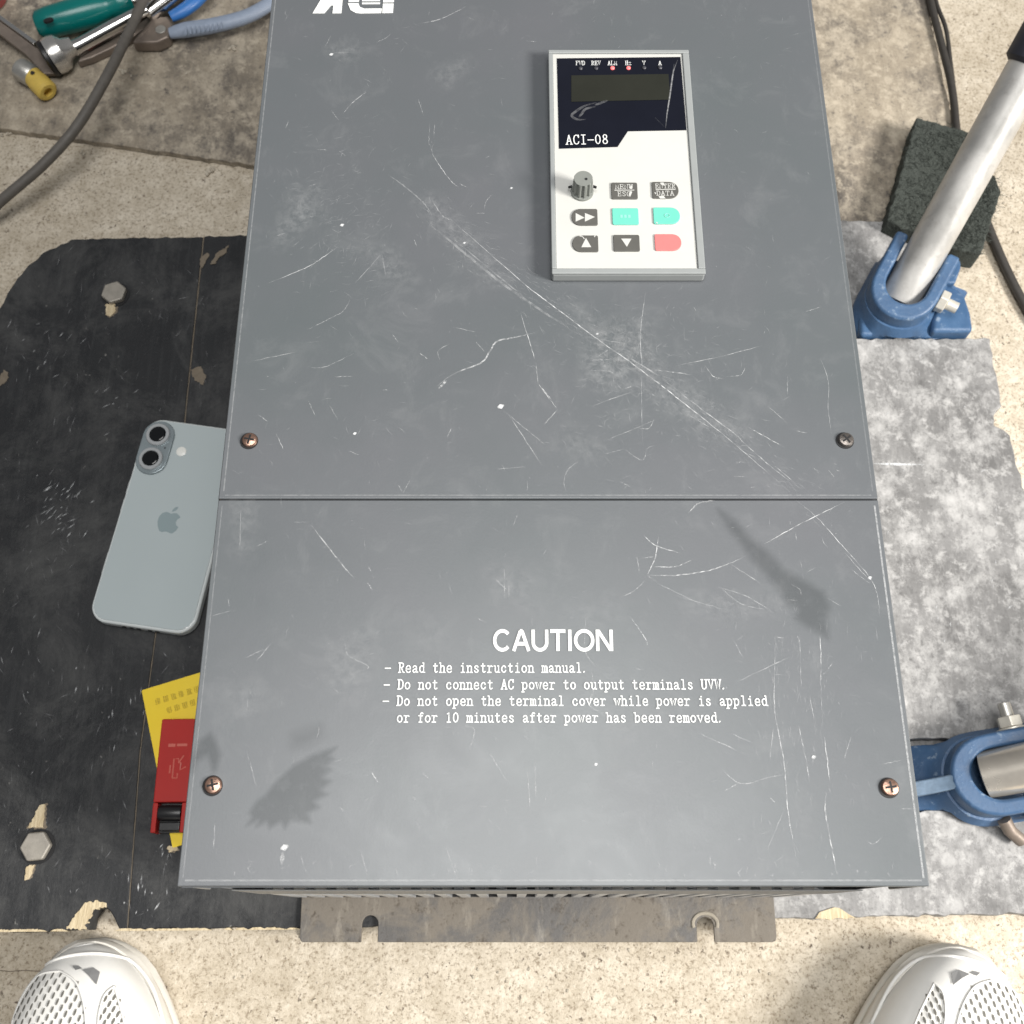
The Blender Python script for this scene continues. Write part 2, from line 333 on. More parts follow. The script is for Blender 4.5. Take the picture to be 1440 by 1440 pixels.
for k in range(420):
    x, y = g.uniform(0, 300), g.uniform(345, 1300); L = g.uniform(2, 22); a = g.gauss(-1.5, .5)
    if (y < 440 and x < 60) or x > 345 - (y - 331) * .105 or (90 < x < 172 and y > 1260) or (120 < x < 350 and 585 < y < 895): continue
    x2, y2 = x + L * math.cos(a), y + L * math.sin(a)
    if y2 < 338 or (y2 < 440 and x2 < 70): continue
    ribbon(bm, wl, px([(x, y), ((x + x2) / 2 + g.gauss(0, .6), (y + y2) / 2), (x2, y2)]), g.uniform(.0002, .0007), g.uniform(.05, .35), .00025)
obj('scrape_marks', bm, MT['scratch'], bb, kind='stuff')

# grey dusty boards on the other side of the drive
b1 = thing('dusty_board', P(1320, 760, FZ), 'grey dusty board with a notched edge between the two blue brackets', 'board')
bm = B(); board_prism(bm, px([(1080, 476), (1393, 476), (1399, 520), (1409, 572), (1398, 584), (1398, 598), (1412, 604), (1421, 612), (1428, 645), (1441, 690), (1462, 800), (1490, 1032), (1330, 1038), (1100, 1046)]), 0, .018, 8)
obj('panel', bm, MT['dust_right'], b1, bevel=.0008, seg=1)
bm = B(); wl = bm.verts.layers.float.new('wear')
ribbon(bm, wl, px([(1225, 652), (1260, 653), (1300, 653.5)]), .0020, 1.6, .0003); ribbon(bm, wl, px([(1300, 653), (1330, 655)]), .0012, .5, .0003)
g = random.Random(3)
for k in range(60):
    x, y = g.uniform(1230, 1435), g.uniform(490, 1020); L = g.uniform(3, 14); a = g.uniform(-1.9, -.6)
    if x > 1385 + (y - 480) * .1: continue
    ribbon(bm, wl, px([(x, y), (x + L / 2 * math.cos(a), y + L / 2 * math.sin(a)), (x + L * math.cos(a + .2), y + L * math.sin(a + .2))]), g.uniform(.0004, .0012), g.uniform(.3, .8), .0003)
obj('scrape_marks', bm, MT['scratch'], b1, kind='stuff')
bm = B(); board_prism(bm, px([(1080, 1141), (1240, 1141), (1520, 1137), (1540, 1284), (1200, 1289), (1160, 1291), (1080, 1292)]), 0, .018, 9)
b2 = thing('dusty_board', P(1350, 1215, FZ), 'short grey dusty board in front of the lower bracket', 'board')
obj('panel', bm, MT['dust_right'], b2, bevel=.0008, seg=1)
b = B(); prism(b, rough_edge(px([(1146, 1292), (1152, 1283), (1166, 1278), (1180, 1277), (1192, 1285), (1203, 1291)]), .003, .0005, 3), -.003, .0009); obj('bare_wood', b, MT['wood'], b2)
b3 = thing('under_board', P(1250, 380, FZ), 'grey plank lying under the upper blue bracket', 'board')
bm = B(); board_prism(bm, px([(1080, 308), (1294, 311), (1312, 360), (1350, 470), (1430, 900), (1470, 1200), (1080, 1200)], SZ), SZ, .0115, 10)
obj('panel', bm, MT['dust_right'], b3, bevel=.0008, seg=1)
b4 = thing('rear_board', P(700, 200, FZ), 'brown dusty board behind the drive, tools lying on it', 'board')
bm = B(); board_prism(bm, px([(-260, 142), (0, 180), (180, 206), (358, 233), (700, 280), (1080, 320), (1354, 345), (1349, 250), (1340, 172), (1322, 90), (1300, -20), (1270, -220), (-260, -220)], BZ), BZ, .0058, 11)
obj('panel', bm, MT['dust_back'], b4, bevel=.0006, seg=1)

# ---------------------------------------------------------------- the drive
LZ = .25
X0, X1, Y0, YS, Y1 = -.1337, .1667, .0136, .1798, .545
drive = thing('inverter_drive', (.0165, .28, 0), 'grey scratched steel inverter drive with keypad and caution text', 'inverter')
bm = B(); box(bm, X0 + .0025, X1 - .0025, Y0 + .0085, Y1 - .004, .0025, LZ - .004)
obj('casing', bm, MT['casing'], drive, bevel=.001)
# front skirt of the casing above the vent, and the vent bars
bm = B(); box(bm, X0 + .0025, X1 - .0025, Y0 + .0004, Y0 + .0009, .110, .172); obj('front_panel', bm, MT['body'], drive, bevel=.0008)
bm = B(); box(bm, X0 + .0025, X1 - .0025, Y0 + .0070, Y0 + .0084, .0035, .180); obj('vent_back', bm, MT['dark'], drive)
bm = B(); box(bm, X0 + .0025, X1 - .0025, Y0 + .0012, Y0 + .0069, .0028, .010); obj('bottom_rail', bm, MT['dark'], drive)  # rail and back coloured near-black to put shade into the vent gaps
bar = B(); box(bar, -.0026, .0026, Y0 + .0008, Y0 + .0068, .0102, .1095); bme = None
nb = 27
for k in range(nb):
    x = X0 + .006 + (X1 - X0 - .012) * k / (nb - 1)
    if k == 0:
        o = obj('vent_bar', bar, MT['bright'], drive); bme = o.data; o.location.x = x
    else:
        o = bpy.data.objects.new('vent_bar', bme); C.objects.link(o); o.parent = drive; o.matrix_parent_inverse = Matrix.Translation(drive.location).inverted(); o.location.x = x
for xa, xb in ((X0 + .0019, X0 + .0024), (X1 - .0024, X1 - .0019)):
    b = B(); box(b, xa, xb, Y0 + .0012, Y0 + .0300, .0026, LZ - .0030); obj('side_skin', b, MT['body'], drive)
# mounting flange with open slots
fx0, fx1, fy0, fy1 = P(420, 1323, .003).x, P(1093, 1326, .003).x, P(700, 1325, .003).y, Y0 + .0021
def slot(cx, r, yb, yt, n=8): return [(cx + r, yb)] + [(cx + r * math.cos(R(180 * i / n)), yt - r + r * math.sin(R(180 * i / n))) for i in range(n + 1)] + [(cx - r, yb)]
s1x, s2x = P(520, 1310, .003).x, P(992, 1310, .003).x; yt = P(520, 1287, .003).y
out = [(fx0, fy1), (fx0 + .0005, fy0 + .002), (fx0 + .002, fy0)]
out += slot(s1x, .0050, fy0, yt)[::-1] + slot(s2x, .0052, fy0, yt - .001)[::-1]
out += [(fx1 - .003, fy0), (fx1 - .0008, fy0 + .0008), (fx1, fy0 + .003), (fx1, fy1)]
bm = B(); prism(bm, out, .0008, .0034); fl = obj('mounting_flange', bm, MT['flange'], drive, bevel=.0004, seg=1)
bm = B()
for i in range(13):
    a = R(-25 + 230 * i / 12); 
tube(bm, [(s2x + .0075 * math.cos(R(-20 + 220 * i / 14)), yt - .005 + .0062 * math.sin(R(-20 + 220 * i / 14)), .0037) for i in range(15)], .0011, 6, True, .5)
obj('sealant_bead', bm, MT['flange_dust'], fl)
# covers: folded sheet, rounded edges
def cover(name, y0, y1):
    b = B(); box(b, X0, X1, y0, y1, LZ - .0022, LZ)
    box(b, X0, X0 + .0018, y0, y1, LZ - .045, LZ - .0022); box(b, X1 - .0018, X1, y0, y1, LZ - .045, LZ - .0022)
    if name == 'lower_cover': box(b, X0 + .0018, X1 - .0018, y0, y0 + .0016, LZ - .0065, LZ - .0022)
    bmesh.ops.remove_doubles(b, verts=b.verts, dist=1e-5)
    return obj(name, b, MT['cover'], drive, bevel=.0005, seg=3)
low = cover('lower_cover', Y0, YS - .0003); upc = cover('upper_cover', YS + .0004, Y1)
# worn rim along the cover edges, edge highlights painted in as pale strips
def edge_line(parent, pts, wd, al, z=LZ + .00012, mat='scratch'):
    b = B(); l = b.verts.layers.float.new('wear'); ribbon(b, l, pts, wd, al, z, False); return obj('edge_wear_highlight', b, MT[mat], parent, kind='stuff')
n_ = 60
edge_line(low, [(X0 + .003 + (X1 - X0 - .006) * i / n_, Y0 + .0022) for i in range(n_ + 1)], .0007, .30)
edge_line(low, [(X1 - .0021, Y0 + .003 + (YS - Y0 - .006) * i / n_) for i in range(n_ + 1)], .0008, .50)
edge_line(low, [(X0 + .0021, Y0 + .003 + (YS - Y0 - .006) * i / n_) for i in range(n_ + 1)], .0005, .2)
edge_line(upc, [(X0 + .0021, YS + .004 + (Y1 - YS - .006) * i / n_) for i in range(n_ + 1)], .0006, .25)
edge_line(upc, [(X1 - .0021, YS + .004 + (Y1 - YS - .006) * i / n_) for i in range(n_ + 1)], .0006, .12)
edge_line(upc, [(X0 + .003 + (X1 - X0 - .006) * i / n_, YS + .0020) for i in range(n_ + 1)], .0005, .25)

# scratches, traced
def crop(ox, oy, s, L): return [(ox + a / s, oy + b / s) for a, b in L]
SCR = []
def S(pts, wd=.0005, al=.9): SCR.append((pts, wd, al))
c2 = lambda *L: crop(360, 0, 3.6, L); c5 = lambda *L: crop(760, 380, 2.88, L); c4 = lambda *L: crop(300, 380, 3, L)
c7 = lambda *L: crop(760, 680, 2.482, L); c8 = lambda *L: crop(240, 680, 2.482, L)
for L in (((820, 122), (940, 95), (1070, 30)), ((440, 578), (490, 520), (560, 465)), ((880, 730), (900, 790), (950, 870), (1000, 930), (1030, 950)), ((60, 1435), (250, 1358), (330, 1310), (415, 1250))): S(c2(*L), .0006, .8)
for L in (((610, 215), (655, 195), (685, 170)), ((345, 245), (380, 180)), ((310, 758), (360, 760)), ((420, 765), (455, 790)), ((880, 620), (875, 720), (880, 735)), ((905, 620), (900, 700)), ((820, 500), (848, 585)), ((1030, 930), (1070, 950)), ((370, 270), (490, 265)), ((150, 650), (165, 610)), ((380, 560), (420, 610)), ((1155, 1060), (1165, 1020), (1195, 985)), ((1160, 800), (1185, 790)), ((1115, 1080), (1160, 1080)), ((265, 945), (310, 930)), ((1280, 960), (1305, 952)), ((1370, 208), (1420, 212)), ((100, 1195), (155, 1180)), ((500, 1435), (640, 1280)), ((640, 1290), (655, 1400)), ((800, 1210), (815, 1250))): S(c2(*L), .0005, .5)
S(c2((670, 885), (760, 950), (850, 1030), (890, 1090)), .0012, .35); S(c2((890, 1010), (940, 1090), (990, 1115)), .0009, .5)
S([(632, 307), (665, 336), (738, 400), (760, 417), (805, 451), (840, 477), (902, 521), (950, 558), (1003, 600), (1066, 653), (1113, 694)], .0007, 1.1)
S([(602, 314), (640, 345), (704, 397), (760, 436), (800, 462)], .0022, .30); S([(640, 338), (700, 388), (740, 420)], .0012, .3)
S([(927, 529), (975, 567), (1034, 611), (1045, 622), (1086, 658), (1128, 689)], .0008, .6); S([(880, 500), (927, 529)], .0012, .5)
S(c7((890, 58), (960, 115), (1060, 225), (1150, 330), (1175, 390), (1183, 465)), .0006, .75)
for L in (((425, 90), (405, 260), (412, 400)), ((665, 385), (700, 430), (740, 440)), ((840, 635), (900, 670), (990, 718)), ((460, 405), (530, 412), (615, 425)), ((0, 475), (70, 565)), ((610, 975), (640, 945), (700, 932))): S(c5(*L), .0006, .75)
for L in (((205, 365), (285, 362)), ((200, 408), (270, 408), (300, 420)), ((750, 430), (810, 425), (830, 390)), ((545, 388), (720, 352), (900, 305)), ((1030, 650), (1080, 660)), ((1130, 350), (1165, 450), (1165, 560), (1178, 665)), ((400, 640), (440, 640), (460, 600)), ((70, 565), (10, 630)), ((210, 550), (380, 490)), ((420, 480), (470, 515)), ((265, 690), (470, 605)), ((260, 745), (340, 725)), ((340, 725), (410, 770), (430, 730)), ((160, 770), (110, 810), (95, 860), (110, 910)), ((240, 280), (340, 297)), ((790, 778), (830, 778)), ((780, 836), (830, 836)), ((1165, 810), (1190, 838)), ((1105, 800), (1130, 825)), ((1000, 430), (1000, 505)), ((850, 880), (868, 878)), ((320, 855), (370, 880)), ((690, 550), (700, 535)), ((945, 790), (1040, 870)), ((590, 580), (690, 640)), ((620, 150), (630, 165)), ((1070, 170), (1140, 148)), ((920, 550), (1000, 620)), ((425, 890), (425, 925)), ((408, 410), (410, 560), (412, 700)), ((230, 350), (280, 320)), ((340, 480), (370, 470))): S(c5(*L), .0005, .5)
S(c4((945, 490), (1010, 440), (1130, 390), (1165, 345), (1200, 300), (1280, 282), (1355, 265)), .0013, .75); S(c4((950, 500), (985, 465)), .0022, .6)
for L in (((1295, 180), (1330, 290), (1360, 390)), ((1370, 480), (1430, 550)), ((870, 350), (905, 375)), ((265, 690), (295, 755))): S(c4(*L), .0006, .75)
for L in (((1360, 390), (1370, 480)), ((390, 255), (470, 215), (545, 175), (580, 120)), ((400, 408), (470, 408), (595, 350)), ((1105, 300), (1145, 345)), ((490, 570), (525, 630)), ((400, 550), (430, 615)), ((1220, 590), (1330, 680), (1410, 745)), ((1190, 840), (1320, 830)), ((570, 762), (615, 780)), ((160, 385), (350, 345)), ((510, 450), (590, 448)), ((755, 270), (780, 305)), ((1000, 310), (950, 340), (955, 380)), ((985, 710), (1005, 665)), ((190, 610), (230, 640)), ((1325, 890), (1325, 930)), ((800, 940), (830, 885)), ((780, 905), (800, 940)), ((1240, 600), (1390, 830)), ((1010, 240), (1110, 262)), ((1395, 645), (1430, 615)), ((715, 505), (740, 506))): S(c4(*L), .0006, .42)
for L in (((360, 180), (400, 215), (490, 245)), ((412, 182), (400, 260), (372, 320)), ((390, 290), (470, 290), (530, 265)), ((372, 320), (480, 320), (600, 300), (715, 255)), ((780, 212), (900, 145), (1060, 65)), ((515, 105), (550, 70), (610, 60)), ((305, 455), (345, 510), (370, 550), (372, 568)), ((820, 528), (817, 660), (817, 790), (850, 980), (862, 1130), (880, 1240), (900, 1340)), ((995, 1090), (995, 1150), (1020, 1290), (1040, 1385)), ((975, 530), (980, 640)), ((900, 845), (920, 930)), ((990, 880), (1010, 1040))): S(c7(*L), .0006, .85)
for L in (((350, 262), (400, 255)), ((285, 395), (325, 375), (365, 340)), ((372, 322), (410, 345)), ((160, 450), (155, 510), (160, 595), (215, 660)), ((175, 640), (185, 720), (170, 775), (260, 820)), ((615, 360), (720, 395), (815, 452)), ((660, 280), (770, 350)), ((680, 695), (870, 605)), ((1000, 400), (1050, 430)), ((980, 640), (978, 700), (985, 860)), ((905, 540), (910, 720)), ((940, 740), (955, 830)), ((920, 930), (940, 1040)), ((550, 870), (715, 945)), ((600, 955), (690, 1045), (800, 1025), (850, 1015)), ((640, 1075), (690, 1045)), ((800, 1095), (820, 1115)), ((800, 970), (812, 850)), ((985, 670), (1020, 625)), ((1060, 960), (1085, 880)), ((1130, 1240), (1160, 1258), (1190, 1235)), ((1190, 980), (1260, 965)), ((1255, 1135), (1310, 1135)), ((820, 535), (850, 540)), ((895, 530), (905, 555)), ((670, 540), (710, 615)), ((870, 350), (905, 370), (910, 395)), ((860, 405), (900, 410)), ((890, 170), (893, 200)), ((870, 130), (872, 145)), ((345, 310), (335, 245)), ((1085, 300), (1150, 350)), ((1060, 240), (1150, 340)), ((660, 870), (740, 905)), ((470, 390), (640, 440)), ((410, 350), (560, 420)), ((620, 355), (700, 420), (790, 440)), ((790, 1280), (850, 1140))): S(c7(*L), .0005, .5)
for L in (((490, 145), (545, 215), (600, 285), (640, 330)), ((700, 1005), (725, 1045)), ((685, 345), (705, 372))): S(c8(*L), .0008, .6)
for L in (((260, 610), (300, 590), (330, 578)), ((300, 620), (360, 545)), ((1165, 285), (1165, 400)), ((690, 290), (700, 308)), ((1040, 935), (1060, 860), (1015, 845)), ((1110, 935), (1180, 1050)), ((265, 930), (300, 1060)), ((1245, 1000), (1255, 1140)), ((430, 135), (475, 135)), ((245, 90), (240, 230)), ((300, 220), (340, 200)), ((270, 750), (265, 800)), ((510, 890), (520, 850)), ((450, 1290), (475, 1360)), ((660, 1270), (690, 1375)), ((880, 1010), (900, 1030)), ((845, 1090), (855, 1105)), ((590, 1130), (605, 1145)), ((1270, 960), (1275, 1100)), ((1195, 150), (1210, 110)), ((1070, 470), (1100, 485)), ((130, 465), (230, 440)), ((1080, 1125), (1110, 1130)), ((200, 400), (205, 430)), ((960, 1270), (1000, 1380)), ((150, 1280), (155, 1180)), ((610, 560), (620, 600), (690, 640), (640, 660)), ((1130, 330), (1180, 380)), ((1180, 350), (1180, 400))): S(c8(*L), .0006, .42)
bmU, bmL = B(), B(); lU, lL = bmU.verts.layers.float.new('wear'), bmL.verts.layers.float.new('wear')
g = random.Random(11)
for pts, wd, al in SCR:
    w3 = [P(a, b, LZ).to_3d() for a, b in pts]; pp = catmull(w3, 11); pp = [(p.x + g.gauss(0, .00008), p.y + g.gauss(0, .00008)) for p in pp]
    up = pp[0][1] > YS
    pp = [p for p in pp if (p[1] > YS + .003) == up and p[0] < X1 - .0015]
    if len(pp) > 1: ribbon(bmU if up else bmL, lU if up else lL, pp, wd * g.uniform(.5, .72), al * .9, LZ + .00015, True, g)
for k in range(300):                         # small nicks, in clusters
    if k % 3 == 0: cx, cy = g.uniform(X0 + .01, X1 - .01), g.uniform(Y0 + .006, .50)
    x, y = g.gauss(cx, .009), g.gauss(cy, .009)
    if not (X0 + .004 < x < X1 - .004 and Y0 + .003 < y < .53) or abs(y - YS) < .004: continue
    L, a = g.choice((.0008, .0012, .002, .004, .006)), g.uniform(0, 3.14); up = y > YS
    if up and abs(y + L - YS) < .004: continue
    bend = g.gauss(0, .25); p1 = (x + L / 2 * math.cos(a), y + L / 2 * math.sin(a)); p2 = (p1[0] + L / 2 * math.cos(a + bend), p1[1] + L / 2 * math.sin(a + bend))
    if (p2[1] > YS + .003) != up: continue
    ribbon(bmU if up else bmL, lU if up else lL, [(x, y), p1, p2], g.uniform(.00015, .0004), g.uniform(.08, .4), LZ + .0002)
for k in range(2600):                        # hairlines, mostly along the worn diagonal and in scuffed areas
    r = g.random()
    if r < .30:
        u = g.random(); q = P(600 + 540 * u + g.gauss(0, 16), 300 + 400 * u + g.gauss(0, 16), LZ); a = g.gauss(-.63, .25)
    elif r < .5: q = P(g.gauss(900, 70), g.gauss(540, 60), LZ); a = g.uniform(0, 3.14)
    elif r < .62: q = P(g.gauss(470, 40), g.gauss(300, 60), LZ); a = g.gauss(.6, .6)
    elif r < .75: q = P(g.gauss(1120, 40), g.gauss(1000, 90), LZ); a = g.gauss(1.5, .2)
    else: q = Vector((g.uniform(X0 + .006, X1 - .006), g.uniform(Y0 + .006, .52), LZ)); a = g.uniform(0, 3.14)
    x, y, L = q.x, q.y, g.uniform(.0012, .007); p1 = (x + L * math.cos(a), y + L * math.sin(a)); up = y > YS
    if not (X0 + .004 < min(x, p1[0]) and max(x, p1[0]) < X1 - .004 and Y0 + .004 < min(y, p1[1]) and max(y, p1[1]) < .53): continue
    if abs(y - YS) < .003 or abs(p1[1] - YS) < .003 or (p1[1] > YS) != up: continue
    pm = ((x + p1[0]) / 2 + g.gauss(0, L * .06), (y + p1[1]) / 2 + g.gauss(0, L * .06))
    ribbon(bmU if up else bmL, lU if up else lL, [(x, y), pm, p1], g.uniform(.00010, .00024), g.uniform(.06, .40), LZ + .0001)
for k in range(46):                          # chips along the front edge
    x = g.uniform(X0 + .02, X1 - .005); y = Y0 + g.uniform(.003, .008); L = g.uniform(.001, .004)
    ribbon(bmL, lL, [(x, y), (x + g.gauss(0, .0006), y + L * .6), (x + g.gauss(0, .001), y + L)], g.uniform(.0003, .0007), g.uniform(.12, .45), LZ + .0002)
for x, y, r in ((481, 317, .0011), (400, 1192, .0016), (653, 342, .0008), (719, 265, .0008), (838, 1075, .0008), (1223, 813, .0010), (704, 572, .0016), (1144, 1065, .001), (499, 610, .0009), (840, 470, .0008), (466, 77, .0012)):
    p = P(x, y, LZ); up = p.y > YS; b, l = (bmU, lU) if up else (bmL, lL)
    ribbon(b, l, [(p.x - r, p.y - r * .3), (p.x, p.y), (p.x + r, p.y + r * .5)], r * 1.6, 1.6, LZ + .00025)
ribbon(bmL, lL, [P2(398, 1197, LZ), P2(397, 1207, LZ), P2(396, 1216, LZ)], .002, .6, LZ + .0002)
obj('scratches', bmU, MT['scratch'], upc, kind='stuff'); obj('scratches', bmL, MT['scratch'], low, kind='stuff')

# smears: shaped patches, alpha falling off at their rim
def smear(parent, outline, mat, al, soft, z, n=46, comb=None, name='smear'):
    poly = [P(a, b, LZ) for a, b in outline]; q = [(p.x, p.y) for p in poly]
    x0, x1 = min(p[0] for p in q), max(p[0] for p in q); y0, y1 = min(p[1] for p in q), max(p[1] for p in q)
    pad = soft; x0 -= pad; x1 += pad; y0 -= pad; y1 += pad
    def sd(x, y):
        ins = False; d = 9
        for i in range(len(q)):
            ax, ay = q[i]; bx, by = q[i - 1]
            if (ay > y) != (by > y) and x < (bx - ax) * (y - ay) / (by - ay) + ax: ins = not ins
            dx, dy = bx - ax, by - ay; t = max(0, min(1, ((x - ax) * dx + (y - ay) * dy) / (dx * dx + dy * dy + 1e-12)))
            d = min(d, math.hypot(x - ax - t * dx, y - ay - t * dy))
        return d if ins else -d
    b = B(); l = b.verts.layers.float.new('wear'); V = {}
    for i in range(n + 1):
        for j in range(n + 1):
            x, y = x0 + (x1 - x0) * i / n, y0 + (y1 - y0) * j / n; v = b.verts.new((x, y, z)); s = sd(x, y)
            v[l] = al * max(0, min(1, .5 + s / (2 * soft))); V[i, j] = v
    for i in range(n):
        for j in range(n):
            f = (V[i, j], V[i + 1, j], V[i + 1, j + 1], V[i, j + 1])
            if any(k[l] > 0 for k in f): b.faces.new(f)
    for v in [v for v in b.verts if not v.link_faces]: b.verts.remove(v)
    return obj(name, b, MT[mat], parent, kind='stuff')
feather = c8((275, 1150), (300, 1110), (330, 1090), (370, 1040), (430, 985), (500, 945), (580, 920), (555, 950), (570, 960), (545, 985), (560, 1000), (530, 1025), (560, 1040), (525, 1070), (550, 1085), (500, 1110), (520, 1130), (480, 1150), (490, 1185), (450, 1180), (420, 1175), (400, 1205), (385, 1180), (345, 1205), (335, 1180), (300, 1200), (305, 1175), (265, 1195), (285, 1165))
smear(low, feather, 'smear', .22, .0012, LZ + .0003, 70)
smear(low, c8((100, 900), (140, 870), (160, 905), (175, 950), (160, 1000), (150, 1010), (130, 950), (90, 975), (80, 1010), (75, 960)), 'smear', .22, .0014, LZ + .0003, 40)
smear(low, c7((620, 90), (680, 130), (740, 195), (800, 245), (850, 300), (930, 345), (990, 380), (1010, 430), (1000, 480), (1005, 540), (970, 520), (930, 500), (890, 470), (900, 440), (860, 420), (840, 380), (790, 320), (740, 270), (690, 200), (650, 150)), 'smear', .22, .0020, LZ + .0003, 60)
smear(low, c8((430, 880), (520, 850), (525, 880), (480, 905), (430, 915)), 'smear', .16, .004, LZ + .0003, 24)
for L, a in (((560, 560, 690, 520, 700, 640, 640, 760, 560, 700), .22), ((230, 80, 280, 90, 260, 240, 235, 220), .25), ((840, 500, 960, 490, 950, 560, 860, 570), .2), ((1120, 290, 1260, 320, 1270, 440, 1140, 400), .2), ((220, 740, 290, 720, 280, 810, 240, 800), .25)):
    smear(low, c8(*[(L[i], L[i + 1]) for i in range(0, len(L), 2)]), 'dusty_smear', a, .008, LZ + .00035, 24, name='chalky_scuff')
for L, a in (((120, 440, 260, 400, 280, 470, 160, 490), .18), ((640, 420, 830, 380, 840, 440, 700, 470), .2), ((220, 810, 330, 800, 330, 880, 250, 880), .25), ((540, 400, 640, 420, 640, 450, 540, 440), .3)):
    smear(low, c7(*[(L[i], L[i + 1]) for i in range(0, len(L), 2)]), 'dusty_smear', a, .007, LZ + .00035, 24, name='chalky_scuff')
for L, a in (((200, 230, 420, 200, 480, 420, 330, 480, 180, 450), .28), ((430, 400, 640, 500, 760, 660, 640, 640, 480, 520), .26), ((110, 640, 260, 720, 200, 760, 60, 720), .2), ((700, 560, 830, 600, 860, 700, 740, 680), .18), ((120, 140, 330, 260, 420, 330, 300, 330), .25)):
    smear(upc, c5(*[(L[i], L[i + 1]) for i in range(0, len(L), 2)]), 'dusty_smear', a, .007, LZ + .00035, 26, name='chalky_scuff')
for L, a in (((200, 960, 330, 950, 330, 1090, 120, 1250, 100, 1180), .22), ((820, 1020, 900, 1000, 1280, 1430, 1180, 1430), .25), ((380, 250, 500, 250, 480, 290, 390, 280), .3), ((900, 380, 1060, 300, 1080, 330, 960, 440), .18), ((540, 1260, 700, 1260, 800, 1420, 640, 1420), .2)):
    smear(upc, c2(*[(L[i], L[i + 1]) for i in range(0, len(L), 2)]), 'dusty_smear', a, .006, LZ + .00035, 26, name='chalky_scuff')

